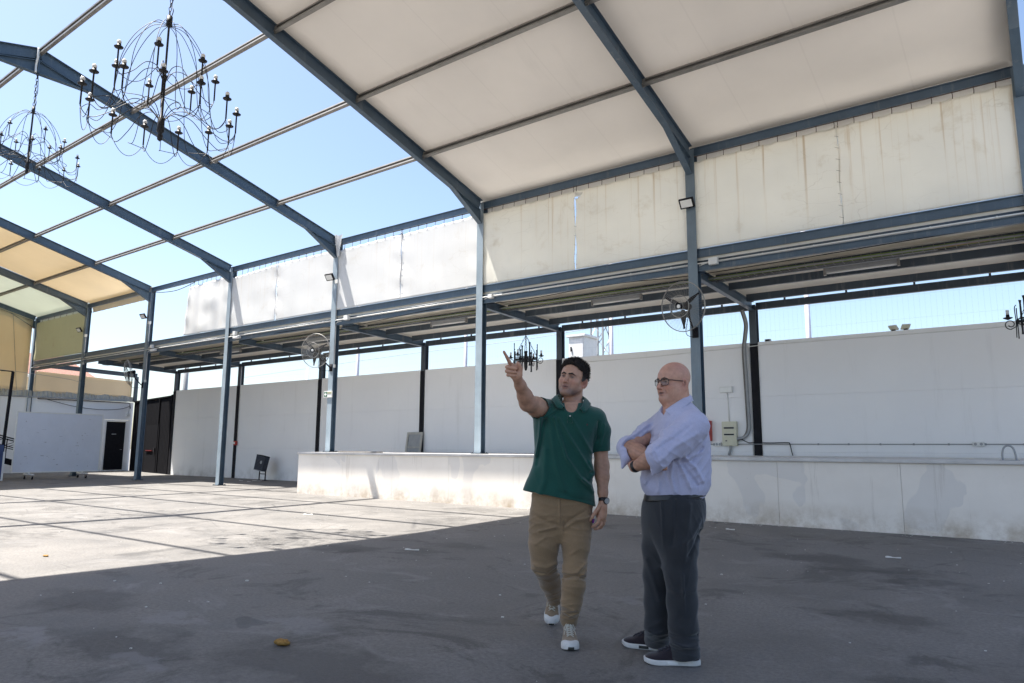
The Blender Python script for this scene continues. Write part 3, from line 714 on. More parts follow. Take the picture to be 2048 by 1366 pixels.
MB().tube(cat_rom([(-5.89, y - .05, 1.305), (-5.895, y - .05, 1.22), (-5.94, y - .05, 1.09)], 5), .028, 10).build('lower_conduit', 'pvc_grey', t, True)
t = thing('fire_cabinet', 'red metal box on the wall just behind the bald man', 'red box', (-6.4, y, 1.4))
MB().bbox(-6.56, -6.33, y - .14, y - .001, 1.41, 1.885, .01).build('housing', 'red', t)
MB().box(-6.54, -6.35, y - .146, y - .1405, 1.44, 1.86).build('door', 'red', t)
def socket(x, z, w, n, label):
    t = thing('socket_block', label, 'socket', (x, y, z), 'sockets on the white wall')
    MB().bbox(x - w / 2, x + w / 2, y - .055, y - .001, z - .045, z + .045, .01).build('housing', 'pvc_white', t)
    for q in range(n):
        xx = x - w / 2 + w * (q + .5) / n; MB().lathe([(.0, 0), (.027, 0), (.027, .006), (0, .006)], (xx, y - .0555, z), 12, (0, -1, 0)).build('outlet', 'pvc_grey', t)
socket(-6.21, 1.335, .2, 3, 'white socket block beside the cream electrical panel')
socket(-1.10, 1.345, .19, 2, 'white socket block at right above the metal hoop')
t = thing('wall_conduit', 'thin grey conduit running along the wall above the stage', 'conduit', (-3, y, 1.34))
MB().tube([(-6.95, y - .018, 1.335), (-6.32, y - .018, 1.335)], .010, 6).build('pipe', 'pvc_grey', t, True)
MB().tube([(-6.10, y - .045, 1.338), (-5.2, y - .055, 1.34), (-4.4, y - .03, 1.34), (-3.0, y - .018, 1.34), (5.0, y - .018, 1.345)], .010, 6).build('pipe', 'pvc_grey', t, True)
cl = MB()
for q in range(14): cl.box(-4.0 + q * .6, -3.97 + q * .6, y - .03, y - .001, 1.322, 1.36)
cl.build('clips', 'pvc_grey', t)
tag(MB().tube(cat_rom([(-5.72, y - .08, 1.47), (-5.6, y - .09, 1.44), (-5.46, y - .08, 1.372), (-5.3, y - .07, 1.374), (-5.0, y - .05, 1.366), (-4.62, y - .05, 1.372), (-4.57, y - .05, 1.34), (-4.54, y - .05, 1.2), (-4.52, y - .05, STZ + .01)], 5), .011, 6).build('black_lead', 'black', None, True), 'black lead running from the cream panel and dropping to the stage', 'cable')
t = thing('cable_bundle', 'thick dark corrugated conduit curving down the wall into the panel', 'conduit', (-5.45, y, 1.5))
for dx, rr in ((0, .034), (-.045, .022)):
    MB().tube(cat_rom([(-5.46 + dx, YC + 3.36, 4.42), (-5.40 + dx, y - .05, 4.1), (-5.43 + dx, y - .05, 3.8), (-5.47 + dx, y - .05, 3.5), (-5.46 + dx, y - .05, 2.9), (-5.44 + dx, y - .05, 2.0), (-5.44 + dx, y - .05, 1.72), (-5.48 + dx, y - .06, 1.57), (-5.58 + dx * .5, y - .07, 1.485), (-5.72, y - .07, 1.465 + dx)], 6), rr, 8).build('conduit', 'pvc_grey' if rr > .03 else 'timber', t, True)
MB().tube([(-5.385, y - .015, 3.55), (-5.385, y - .015, 1.1)], .010, 6).build('white_conduit', 'pvc_white', t, True)
tag(MB().tube([(OX[4], y - .02, 3.50), (-8, y - .015, 3.50), (-5.3, y - .04, 3.565), (-5.0, y - .04, 3.575), (-3, y - .012, 3.565), (3, y - .012, 3.53)], .009, 6).build('wall_wire', 'pvc_white', None, True), 'pale wire strung along the top of the white wall', 'cable')
# wire hoop on the stage edge
t = thing('hoop_handle', 'grey metal hoop standing on the stage edge at far right', 'hoop', (-.485, 12.32, STZ))
MB().tube(cat_rom([(-.56, 12.32, STZ), (-.56, 12.32, STZ + .10), (-.535, 12.32, STZ + .18), (-.485, 12.32, STZ + .21), (-.435, 12.32, STZ + .18), (-.41, 12.32, STZ + .10), (-.40, 12.32, STZ)], 6), .013, 8).build('tube', 'pvc_grey', t, True)
MB().box(-.60, -.36, 12.29, 12.35, STZ + .0005, STZ + .008).build('foot_plate', 'pvc_grey', t)
# small items on top of the wall
def topbox(x, label, tilt):
    t = thing('wall_top_light', label, 'flood light', (x, YW + .05, 3.66), 'small flood lights on top of the wall')
    MB().obox((x, YW + .05, 3.725), (.075, .02 * tilt, .0), (-.005 * tilt, .02, .012), (.022 * tilt, -.02, .045)).build('housing', 'pvc_cream', t)
    MB().box(x - .035, x + .035, YW + .03, YW + .07, 3.655, 3.685).build('foot', 'black', t)
topbox(-2.40, 'small pale flood light on the wall top, left of a pair', -1)
topbox(-2.18, 'small pale flood light on the wall top, right of a pair', 1)
t = thing('wall_top_box', 'little dark box on the wall top right of the stout column', 'box', (-4.97, YW + .06, 3.66))
MB().bbox(-5.03, -4.9, YW + .02, YW + .1, 3.655, 3.71, .01).build('housing', 'pvc_grey', t); MB().box(-5.0, -4.93, YW + .005, YW + .019, 3.665, 3.70).build('cap', 'black', t)
# cabinet door frame leaning on the wall
t = thing('leaning_frame', 'grey framed panel leaning against the white wall on the stage', 'framed panel', (-15.95, YW - .1, STZ))
def lean(m): m.v = [(p[0] + (p[2] - STZ) * .03, YW - .05 - (1.70 - p[2]) * .12 + p[1], p[2]) for p in m.v]; return m
x0, x1, z0, z1 = -16.29, -15.62, STZ + .002, 1.70
lean(MB().box(x0, x1, -.01, .0, z0, z1)).build('panel', 'pvc_grey', t)
f = MB(); b = .07
for a in ((x0, x0 + b, z0, z1), (x1 - b, x1, z0, z1), (x0 + b, x1 - b, z1 - b, z1), (x0 + b, x1 - b, z0 + .13, z0 + .165)): f.box(a[0], a[1], -.035, -.011, a[2], a[3])
lean(f).build('frame', 'sheet', t)
t = thing('loose_board', 'dark flat board lying on the stage beside the sign column', 'board', (-14.3, 12.5, STZ))
MB().bbox(-15.0, -13.5, 12.42, 12.62, STZ + .001, STZ + .035, .006).build('plank', 'timber', t); MB().box(-15.3, -14.6, 12.66, 12.8, STZ + .001, STZ + .02).build('batten', 'timber', t)
t = thing('fire_bell', 'small red alarm bell on the dark post left of the bin', 'alarm', (-25.80, YW - .03, 1.35))
MB().bbox(-25.86, -25.72, YW - .12, YW - .026, 1.28, 1.44, .01).build('housing', 'red', t); MB().lathe([(0, 0), (.045, 0), (.03, .03), (0, .03)], (-25.79, YW - .1205, 1.36), 12, (0, -1, 0)).build('button', 'white_lit', t)
tag(MB().tube([(-25.755, YW - .02, 4.4), (-25.755, YW - .02, 1.44)], .011, 6).build('alarm_conduit', 'pvc_white', None, True), 'thin white conduit down the dark post to the red alarm', 'conduit')

# ------------------------------------------------------------------ litter bin
bx, by = -23.21, 15.74
t = thing('litter_bin', 'dark perforated litter bin on two legs before the white wall', 'litter bin', (bx, by, 0))
q = Matrix.Translation((bx, by, .62)) @ Matrix.Rotation(math.radians(8), 4, 'Y') @ Matrix.Rotation(math.radians(-7), 4, 'X')
def tr(m): m.v = [tuple(q @ Vector(p)) for p in m.v]; return m
m = MB(); prof = [(-.27, -.12), (-.27, .06), (-.2, .12), (.2, .12), (.27, .06), (.27, -.12)]
for i in range(len(prof)):
    a, b_ = prof[i], prof[(i + 1) % len(prof)]
    m.add([(a[0] * .92, a[1], -.26), (b_[0] * .92, b_[1], -.26), (b_[0], b_[1], .27), (a[0], a[1], .27)], [(0, 1, 2, 3)])
m.add([(p[0] * .92, p[1], -.26) for p in prof], [tuple(range(6))])
tr(m).build('basket', plain('dark_blue_bin', (.022, .028, .045), .5, 0, .35, 14), t, thick=.006)
r = MB(); pts = [(p[0], p[1], .27) for p in prof] + [(prof[0][0], prof[0][1], .27)]; r.tube(pts, .012, 6); tr(r).build('rim', 'black', t)
h = MB()
for i in range(11):
    for j in range(9): h.box(-.21 + i * .042 - .009, -.21 + i * .042 + .009, -.126, -.1245, -.2 + j * .05 - .009, -.2 + j * .05 + .009)
tr(h).build('perforations', 'black', t)
p_ = MB(); p_.lathe([(0, 0), (.06, 0), (.06, .004), (0, .004)], (.1, -.127, .04), 16, (0, -1, 0)); tr(p_).build('badge', 'pvc_grey', t)
tr(MB().box(-.24, .24, -.14, -.12, -.275, -.255)).build('front_lip', 'pvc_grey', t)
for sx in (-1, 1):
    l = MB().tube([(bx + sx * .185, by + .05, .7), (bx + sx * .185, by + .03, .015)], .022, 8); l.box(bx + sx * .185 - .07, bx + sx * .185 + .07, by - .03, by + .09, .001, .014); l.build('leg', 'black', t)
MB().tube([(bx - .185, by + .035, .24), (bx + .185, by + .035, .24)], .014, 6).build('crossbar', 'black', t)

# ------------------------------------------------------------------ litter and crumbs on the ground
def lump(c, r, sq, seed):
    rg = np.random.default_rng(seed); m = MB().ball((0, 0, 0), 1, 16, (1, 1, 1)); k = rg.normal(size=(6, 3)) * 3; ph = rg.uniform(0, 6, 6)
    v = []
    for p in m.v:
        d = 1 + sum(.07 * math.sin(np.dot(k[i], p) + ph[i]) for i in range(6)); v.append((c[0] + p[0] * r * sq[0] * d, c[1] + p[1] * r * sq[1] * d, c[2] + max(p[2], -.7) * r * sq[2] * d))
    m.v = v; return m
tag(lump((-3.95, 2.89, .014), .055, (1.0, .72, .32), 3).build('foam_scrap', 'stone', None, True), 'yellow brown lump of foam lying on the dark shaded ground', 'debris')
tag(lump((-9.05, 3.456, .010), .035, (1.1, .7, .3), 5).build('foam_scrap', 'stone', None, True), 'small yellowish scrap on the sunlit ground at left', 'debris')
def paper(x, y, w, h, a, label, mat='litter'):
    m = MB(); c, s_ = math.cos(a), math.sin(a)
    def fn(u, v):
        px, py = (u - .5) * w, (v - .5) * h
        return (x + px * c - py * s_, y + px * s_ + py * c, .006 + .018 * math.sin(4 * u + 1) * math.sin(3 * v) ** 2 + .012 * u * v)
    tag(m.grid(fn, 6, 6).build('paper_scrap', mat, None, True, thick=.001), label, 'litter', 'scraps of litter on the ground')
paper(-6.24, 6.35, .17, .035, .5, 'crumpled white strip of paper on the shaded ground left of pointing man')
paper(-4.04, 10.99, .13, .03, .2, 'white paper scrap near the stage foot right of bald man')
paper(-1.55, 9.35, .16, .015, .3, 'pale straw lying before the stage at right')
paper(-23.05, 15.45, .34, .14, .3, 'white crumpled paper at the foot of the litter bin')
paper(-23.5, 15.1, .12, .10, .3, 'little white scrap left of the bin legs')
paper(-22.7, 14.9, .10, .08, .8, 'little white scrap right of the bin legs')
paper(-10.9, 8.4, .16, .1, .8, 'white scrap on the sunlit ground before the stage')
cr = MB()
for i in range(420):
    x = RNG.uniform(-16, 2.5); y = RNG.uniform(1.8, 12.0); s_ = abs(RNG.normal(0, .0030)) + .0025
    if RNG.random() < .35: y = 12.08 - abs(RNG.normal(0, .12)); x = RNG.uniform(-9, 2)
    cr.obox((x, y, s_ * .35), (s_, s_ * .3, 0), (-s_ * .3, s_ * .8, 0), (0, 0, s_ * .35))
tag(cr.build('litter_crumbs', 'litter'), 'pale crumbs and grit scattered over the ground', 'grit', kind='stuff')
# ------------------------------------------------------------------ end wall
XE = -37.28
t = thing('end_wall', 'white lower end wall with corrugated band and yellow tarpaulin above', 'wall', (XE, 8, 0))
MB().box(XE - .2, XE, -3, 16.28, 0, 3.42).build('masonry', 'wall', t)
MB().box(XE - .2, XE, 16.281, 17.60, 2.52, 3.42).build('masonry', 'wall', t)
MB().box(XE - .2, XE, 17.50, 17.60, 0, 2.52).build('masonry', 'wall', t)
n = 240
def fn(u, v):
    y = -3 + 20.6 * u; return (XE + .03 + (.02 if int(u * n) % 2 else -.02), y, 3.44 + .27 * v + (.03 * math.sin(u * 150) if v == 1 else 0))
MB().grid(fn, n, 1).build('corrugated_band', 'sheet', t, thick=.003)
def tz(y): return roofz(y) - .12 if y < YC else 4.64 - .035 * (y - YC)
ys = list(np.linspace(-2.4, YC - .1, 60))
m = MB(); v = []; f = []
for j, y in enumerate(ys):
    for i in range(13):
        z = 3.62 + (tz(y) - 3.62) * i / 12
        v.append((XE + .012 + .03 * math.sin(y * 2.2) * math.sin(PI * i / 12) + .02 * math.sin(y * 7 + i * .4), y, z))
f = [(j * 13 + i, (j + 1) * 13 + i, (j + 1) * 13 + i + 1, j * 13 + i + 1) for j in range(len(ys) - 1) for i in range(12)]
m.add(v, f).build('tarpaulin', 'end_tarp', t, True, thick=.003)
def fn(u, v): 
    y = YC + .2 + (17.45 - YC - .2) * u; return (XE + .02 + .02 * math.sin(y * 5), y, 3.66 + (tz(y) - 3.66) * v)
MB().grid(fn, 40, 8).build('side_tarpaulin', 'end_tarp', t, True, thick=.003)
sm = MB()
for y in (12.35, 10.5, 8.5): sm.tube([(XE + .05, y, 3.68), (XE + .06, y - .45, roofz(y - .4) - .2)], .012, 5)
sm.build('seam', 'sheet', t)
for y, zt in ((11.15, roofz(11.1) - .1), (7.5, roofz(7.5) - .1)):
    MB().box(XE + .06, XE + .2, y - .07, y + .07, 3.45, zt).build('mullion', 'steel_dark', t)
MB().ibeam((XE + .16, YC + .18, 5.02), (XE + .16, 17.6, 4.88), .20, .12).build('end_rafter', 'steel_dark', t)
MB().box(XE + .08, XE + .2, 17.50, 17.66, 3.45, 4.72).build('corner_post', 'steel_dark', t)
d = MB().box(XE + .001, XE + .03, 16.36, 17.27, .05, 2.42).build('door', 'black', t)
MB().box(XE + .031, XE + .034, 16.64, 16.86, 1.78, 1.83).build('plate', 'pvc_grey', d)
MB().tube([(XE + .032, 17.18, 1.05), (XE + .075, 17.18, 1.05), (XE + .075, 17.08, 1.05)], .011, 6).build('handle', 'pvc_grey', d)
m = MB(); m.box(XE + .001, XE + .05, 16.28, 16.355, 0, 2.50); m.box(XE + .001, XE + .05, 17.275, 17.50, 0, 2.50); m.box(XE + .001, XE + .05, 16.355, 17.275, 2.425, 2.50)
m.box(XE + .001, XE + .06, 16.355, 17.275, 0, .045); m.build('door_frame', 'wall', t)
tag(MB().tube(cat_rom([(XE + .07, -2, 3.40), (XE + .07, 6, 3.41), (XE + .07, 12.6, 3.43), (XE + .08, 13.6, 3.44), (XE + .08, 17.2, 3.46)], 4), .035, 8).build('wall_pipe', 'pvc_grey', None, True), 'long grey pipe along the top of the end wall', 'pipe')
tag(MB().tube([(XE + .12, 13.2, 3.36), (XE + .12, 16.6, 3.38), (XE + .12, 17.35, 3.36), (XE + .12, 17.4, 3.1)], .022, 8).build('wall_pipe', 'black', None, True), 'thin black pipe below the grey pipe, left of dark gate', 'pipe')
tag(MB().tube(cat_rom([(XE + .1, 13.6, 3.35), (XE + .1, 14.8, 3.08), (XE + .1, 16.0, 2.98), (XE + .1, 16.9, 3.05), (XE + .1, 17.35, 3.2)], 6), .014, 6).build('slack_wire', 'black', None, True), 'slack black wire drooping above the dark door', 'cable')
t = thing('wall_lamp', 'small pale box lamp beside the dark door on the end wall', 'lamp', (XE + .1, 17.3, 2.8))
MB().bbox(XE + .001, XE + .12, 17.27, 17.42, 2.70, 2.86, .01).build('housing', 'pvc_white', t); MB().tube([(XE + .06, 17.36, 2.86), (XE + .06, 17.38, 3.3)], .012, 6).build('conduit', 'pvc_grey', t)
# dark gate closing the gap between the white wall and the end wall
MAT['gate'] = plain('matt_black_gate', (.0045, .0045, .007), .9, 0, .2, 6, .1)
g0, g1 = Vector((-31.02, 16.36, 0)), Vector((-37.1, 17.55, 0)); gd = (g1 - g0); gn = Vector((gd.y, -gd.x, 0)).normalized()
if gn.y > 0: gn = -gn
t = thing('dark_gate', 'tall black sheet metal gate in the far corner beside the white wall', 'gate', g0)
def gp(u, z, o=0): p = g0 + gd * u + gn * o; return (p.x, p.y, z)
m = MB().obox(tuple((g0 + gd * .5 - gn * .03) + Vector((0, 0, 1.71))), gd * .5, gn * .02, (0, 0, 1.70)); m.build('sheet', 'gate', t)
r = MB()
for i in range(31): r.obox(gp((i + .5) / 31, 1.7, -.008), gd * .004, gn * .004, (0, 0, 1.65))
r.build('ribs', 'gate', t)
dm = MB().obox(gp(.43, 1.12, .012), gd * .16, gn * .01, (0, 0, 1.10)).build('door', 'gate', t)
MB().obox(gp(.47, 1.02, .05), gd * .08, gn * .02, (0, 0, .016)).build('push_bar', plain('dark_red_bar', (.16, .012, .012), .5), dm)
MB().obox(gp(.335, 1.05, .05), gd * .012, gn * .03, (0, 0, .09)).build('lock', 'black', dm)
fr = MB(); fr.obox(gp(.02, 1.75, .02), gd * .012, gn * .03, (0, 0, 1.75)); fr.obox(gp(.30, 1.75, .02), gd * .006, gn * .02, (0, 0, 1.70)); fr.obox(gp(.5, 3.44, .0), gd * .5, gn * .04, (0, 0, .03))
fr.build('frame', 'gate', t)

# ------------------------------------------------------------------ whiteboard on casters
WX = -29.75
t = thing('whiteboard', 'big white board on casters in front of the end wall', 'board', (WX, 11.4, 0))
y0, y1, z0, z1 = 9.97, 12.93, .24, 2.44
b = MB().box(WX - .02, WX, y0 + .04, y1 - .04, z0 + .04, z1 - .04).build('panel', 'board', t)
s = MB()
for i in range(46):
    yy = RNG.uniform(y0 + .2, y1 - .3); zz = RNG.uniform(z0 + .15, z1 - .2); w_ = abs(RNG.normal(0, .05)) + .01; h_ = abs(RNG.normal(0, .018)) + .005
    if RNG.random() < .35: w_, h_ = .006, w_ * .9
    s.box(WX + .0006, WX + .0012, yy, yy + w_, zz, zz + h_)
s.build('scuffs', plain('grey_scuff', (.40, .41, .46), .7), b)
f = MB(); f.bbox(WX - .03, WX + .012, y0, y1, z1 - .04, z1, .004); f.bbox(WX - .03, WX + .012, y0, y1, z0, z0 + .04, .004)
f.bbox(WX - .03, WX + .012, y0, y0 + .04, z0 + .041, z1 - .041, .004); f.bbox(WX - .03, WX + .012, y1 - .04, y1, z0 + .041, z1 - .041, .004)
f.build('frame', 'pvc_white', t)
c = MB()
for yy in (10.55, 12.35): c.box(WX - .45, WX + .35, yy - .04, yy + .04, .17, .21); c.box(WX - .04, WX - .031, yy - .03, yy + .03, .2, 1.6); c.bar((WX - .44, yy, .2), (WX - .04, yy, 1.3), .03, .03)
c.build('stand', 'pvc_white', t)
for yy in (10.55, 12.35):
    for dx in (-.40, .30):
        w_ = MB().lathe([(0, -.02), (.055, -.02), (.06, 0), (.055, .02), (0, .02)], (WX + dx, yy, .061), 14, (0, 1, 0)).build('caster', 'black', t, True)
        MB().box(WX + dx - .03, WX + dx + .03, yy - .034, yy - .026, .06, .17).build('fork', 'galv', w_)
# dark post, stair flight and blue panel beyond
t = thing('dark_post', 'slim dark post leaning left of the whiteboard with a wire at its top', 'post', (-30.6, 9.97, 0))
MB().tube([(-30.6, 9.90, 0), (-30.6, 9.98, 3.92)], .055, 8).build('post', 'black', t); MB().bar((-30.6, 9.98, 3.93), (-30.5, 9.55, 3.93), .06, .03).build('arm', 'black', t)
tag(MB().tube(cat_rom([(-30.6, 7.0, 4.03), (-30.6, 9.98, 3.95), (-31.2, 12.0, 3.86), (-31.9, YC, 3.82)], 6), .008, 5).build('strung_wire', 'pvc_grey', None, True), 'thin wire strung from the dark post to the column', 'cable')
t = thing('metal_stairs', 'dark metal stairs with railing at the left edge behind the whiteboard', 'stairs', (-31.6, 10, 0))
for dx in (0, .8):
    MB().bar((-31.3 - dx, 8.6, 1.15), (-31.3 - dx, 11.4, .35), .05, .16).build('stringer', 'black', t)
    rl = MB().bar((-31.3 - dx, 8.4, 2.05), (-31.3 - dx, 11.4, 1.2), .04, .04)
    rl.bar((-31.3 - dx, 8.4, 1.72), (-31.3 - dx, 11.4, .88), .03, .03)
    for q in range(6): 
        ya = 8.6 + q * .55; rl.bar((-31.3 - dx, ya, 1.15 - (ya - 8.6) * .2857), (-31.3 - dx, ya + .01, 2.0 - (ya - 8.4) * .2833), .03, .03, (0, 1, 0)); rl.bar((-31.3 - dx, ya, 1.68 - (ya - 8.4) * .28), (-31.3 - dx, ya + .5, 2.0 - (ya - 7.9) * .2833), .02, .02, (1, 0, 0))
    rl.build('railing', 'black', t)
for q in range(5): MB().box(-32.1, -31.3, 8.7 + q * .55, 8.98 + q * .55, 1.1 - q * .17, 1.13 - q * .17).build('step', 'timber', t)
MB().box(-32.1, -31.3, 7.4, 8.65, 1.14, 1.18).build('landing', 'timber', t)
for yy in (8.0, 8.62): MB().box(-31.35, -31.3, yy - .03, yy + .03, 0, 1.14).build('leg', 'black', t)
t = thing('blue_panel', 'blue upright panel with white edge cut by the left photo edge', 'panel', (-29.4, 9.3, 0))
MB().box(-29.45, -29.4, 8.2, 9.56, .05, 1.24).build('panel', 'blue', t); MB().box(-29.46, -29.39, 9.561, 9.62, .0, 1.0).build('edge', 'pvc_white', t)

# ------------------------------------------------------------------ neighbour's tiled house
t = thing('tiled_house', "neighbour's house with terracotta tiled roof beyond the end wall", 'house', (-41, 14, 0))
MB().box(-48, -39.6, 8, 16.3, 0, 4.55).build('wall', 'plaster', t)
m = MB(); nu = 120
def fn(u, v):
    y = 7.6 + 9.0 * u; s_ = (u * nu) % 2
    return (-39.2 - 4.4 * v, y, 4.62 + 1.5 * v + .045 * abs(math.sin(u * nu * PI / 2)) + .02 * ((v * 14) % 1))
m.grid(fn, nu, 56).build('roof', 'tile', t)
MB().box(-39.35, -39.2, 7.6, 16.6, 4.50, 4.60).build('eaves_board', 'pvc_white', t)

# ------------------------------------------------------------------ beyond the white wall
def pole(x, y, z, r, label, mat='pole_white'):
    t = thing('lamp_post', label, 'post', (x, y, 0), 'posts beyond the wall')
    MB().tube([(x, y, 0), (x, y, z)], [r, r * .8], 12).build('shaft', mat, t, True)
    MB().bbox(x - r * 2.2, x + r * 2.2, y - r * 2.2, y + r * 2.2, 0, .06, .01).build('base', 'pvc_grey', t); return t
pole(-4.98, 20, 7.5, .075, 'tall pale post beyond the wall at right')
pole(-11.0, 20, 7.5, .07, 'pale post beyond the wall just right of the lattice mast')
pole(-17.13, 20, 7.5, .07, 'pale post beyond the wall, left of the pointing hand')
pole(-23.1, 20, 7.5, .075, 'pale post beyond the wall between sign column and white roof column')
pole(-26.46, 20, 4.75, .06, 'short pale post beyond the wall just above the bin')
pole(-32.4, 17.6, 6.0, .13, 'grey leaning post beyond the wall near the dark gate', 'pvc_grey')
tag(MB().tube(cat_rom([(-32, 20.2, 4.6), (-26.4, 20, 4.72), (-20, 20, 4.9), (-14, 20, 5.0), (-8, 20, 5.35), (4, 20, 5.6)], 6), .010, 5).build('overhead_wire', 'pvc_grey', None, True), 'thin overhead wire strung between the posts beyond the wall', 'cable')
t = thing('lattice_mast', 'galvanised lattice mast beyond the wall above the pointing man', 'mast', (-12, 21, 0))
mx, my, hw = -11.98, 21.0, .24
for sx, sy in ((-1, -1), (1, -1), (1, 1), (-1, 1)):
    MB().bar((mx + sx * hw, my + sy * hw, 0), (mx + sx * hw * .9, my + sy * hw * .9, 9), .05, .05, (1, 0, 0)).build('leg', 'pvc_grey', t)
for sx, sy, ex, ey in ((-1, -1, 1, -1), (1, -1, 1, 1), (1, 1, -1, 1), (-1, 1, -1, -1)):
    b = MB()
    for q in range(15):
        z = .3 + q * .58; a_, c_ = ((sx, sy), (ex, ey)) if q % 2 else ((ex, ey), (sx, sy))
        b.bar((mx + a_[0] * hw, my + a_[1] * hw, z), (mx + c_[0] * hw, my + c_[1] * hw, z + .58), .025, .025, (1, .3, 0))
    b.build('bracing', 'pvc_grey', t)
t = thing('equipment_cabinet', 'white outdoor equipment cabinet showing over the wall beside the mast', 'cabinet', (-11.5, 19.2, 0))
MB().bbox(-11.86, -11.30, 18.8, 19.6, 0, 4.66, .02).build('housing', 'pvc_white', t)
MB().bbox(-11.92, -11.24, 18.74, 19.66, 4.662, 4.74, .02).build('roof', 'pvc_white', t)
MB().box(-11.82, -11.34, 18.785, 18.798, .2, 4.58).build('door', 'white_lit', t)
h = MB().box(-11.78, -11.74, 18.76, 18.784, 4.22, 4.36).build('lock', 'black', t); MB().tube(cat_rom([(-11.75, 18.77, 4.34), (-11.7, 18.75, 4.2), (-11.66, 18.75, 3.9)], 4), .006, 5).build('lead', 'black', h)
# fine wire netting closing the gap above the wall
t = thing('wire_netting', 'fine wire netting closing the gap above the white wall', 'netting', (-13, YW + .1, 3.66))
m = MB()
x = -30.5
while x < 5.3: 
    m.bar((x, YW + .09, 3.65), (x, YW + .09, 4.42), .0010, .0010, (1, 0, 0)); x += .1
for z in (3.9, 4.38): m.bar((-30.5, YW + .0915, z), (5.3, YW + .0915, z), .0012, .0012)
m.build('mesh', 'galv', t)

# ------------------------------------------------------------------ dome chandeliers
def chandelier(x, y, ztop, zhub, H, R1, R2, n1, n2, label, tail=(0, 0), rot=0.0, hw_h=.0):
    t = thing('dome_chandelier', label, 'chandelier', (x, y, zhub), 'wire dome chandeliers')
    k = H / 2.02
    wr = .0062 * (.7 + .3 * k)
    # chain
    ch = MB(); z = ztop; q = 0
    lk = .065
    while z > zhub + .04:
        a = Vector((1, 0, 0)) if q % 2 else Vector((0, 1, 0)); c = Vector((x + .012 * math.sin(q), y, z - lk * .5)); pts = [c + a * .018 * math.cos(2 * PI * i / 10) + Vector((0, 0, .042)) * math.sin(2 * PI * i / 10) for i in range(11)]
        ch.tube(pts, .006, 5, False); z -= lk; q += 1
    ch.tube(cat_rom([(x + .03, y, ztop), (x + .05, y + .02, (ztop + zhub) / 2), (x + .04, y, zhub + .25), (x + .10, y, zhub + .12), (x + .04, y, zhub + .02)], 6), .007, 5)
    ch.build('chain', 'iron', t, True)
    zb = zhub - H
    rod = MB(); rod.lathe([(0, .06), (.045 * k, .06), (.045 * k, -.10 * k), (.016, -.12 * k), (.016, -H * .45), (.03 * k, -H * .46), (.03 * k, -H * .5), (.022, -H * .52), (.022, -H * .8), (.05 * k, -H * .81), (.055 * k, -H * .92), (.03 * k, -H * .935), (.045 * k, -H * .955), (.035 * k, -H * .985), (0, -H)], (x, y, zhub), 14)
    rod.build('centre_rod', 'iron', t, True)
    def P(r, th, z): return Vector((x + r * math.cos(th), y + r * math.sin(th), z))
    def lamp(parent, r, th, zc, s):
        MB().lathe([(.012 * s, -s * .30), (.012 * s, 0), (.060 * s, .014 * s), (.066 * s, .026 * s), (.034 * s, .038 * s), (.030 * s, .075 * s), (0, .076 * s)], P(r, th, zc), 12).build('cup', 'iron', parent, True)
        p = P(r, th, zc + .102 * s); MB().ball(p, .034 * s, 10, (1, 1, 1.15)).build('bulb', 'white_lit', parent, True)
    def tier(n, R, z0, zc, off, s):
        for i in range(n):
            th = off + 2 * PI * i / n
            pts = cat_rom([P(.03, th, z0), P(R * .18, th, z0 + .17 * k), P(R * .42, th, z0 + .16 * k), P(R * .66, th, z0 - .06 * k), P(R * .86, th, z0 - .19 * k), P(R * .98, th, zc - .36 * k), P(R, th, zc - .16 * k), P(R, th, zc)], 7)
            a = MB().tube(pts, wr, 5).build('arm', 'iron', t, True); lamp(a, R, th, zc, s * k)
    z1 = zhub - H * .50; z2 = zhub - H * .83
    tier(n1, R1, z1, z1 + .16 * k, rot, 1.0); tier(n2, R2, z2, z2 + .26 * k, rot + .2, 1.0)
    # dome wires
    nd = n2
    for i in range(nd):
        th = rot + .2 + 2 * PI * (i + .5) / nd
        pts = cat_rom([P(.02, th, zhub - .1 * k), P(R2 * .22, th, zhub - H * .07), P(R2 * .44, th, zhub - H * .22), P(R2 * .585, th, zhub - H * .42), P(R2 * .63, th, zhub - H * .62), P(R2 * .69, th, zhub - H * .80), P(R2 * .80, th, zhub - H * .90), P(R2 * .93, th, zhub - H * .88), P(R2, th - PI / nd, z2 - .1 * k)], 7)
        MB().tube(pts, wr * .85, 5).build('dome_wire', 'iron', t, True)
    # wire garlands between neighbouring lamp stems
    for n, R, zc, dp, off in ((n1, R1, z1 - .16 * k, .22, rot), (n2, R2, z2 - .05 * k, .26, rot + .2)):
        for i in range(n):
            a, b = off + 2 * PI * i / n, off + 2 * PI * (i + 1) / n
            pts = [P(R, a, zc) .lerp(P(R, b, zc), u) - Vector((0, 0, dp * k * 4 * u * (1 - u))) for u in np.linspace(0, 1, 15)]
            MB().tube(pts, wr * .8, 5).build('garland_wire', 'iron', t, True)
    return t
chandelier(XF(-1) - .05, YR, ZR - .44, 7.86, 2.02, .73, 1.07, 7, 13, 'larger black wire dome chandelier, nearest the white roof', rot=.3)
chandelier(XF(-2) - .05, YR, ZR - .44, 7.93, 1.36, .58, .88, 6, 11, 'smaller black wire dome chandelier at the left edge', rot=.1)
tag(MB().tube(cat_rom([(XF(-2) + .02, YR - .05, ZR + .05), (XF(-2) + .06, YR - .06, ZR - .15), (XF(-2) - .02, YR - .05, ZR - .3), (XF(-2), YR - .05, ZR - .46)], 6), .02, 8).build('white_flex', 'pvc_white', None, True), 'white flex curling down the rafter apex above the smaller chandelier', 'cable')

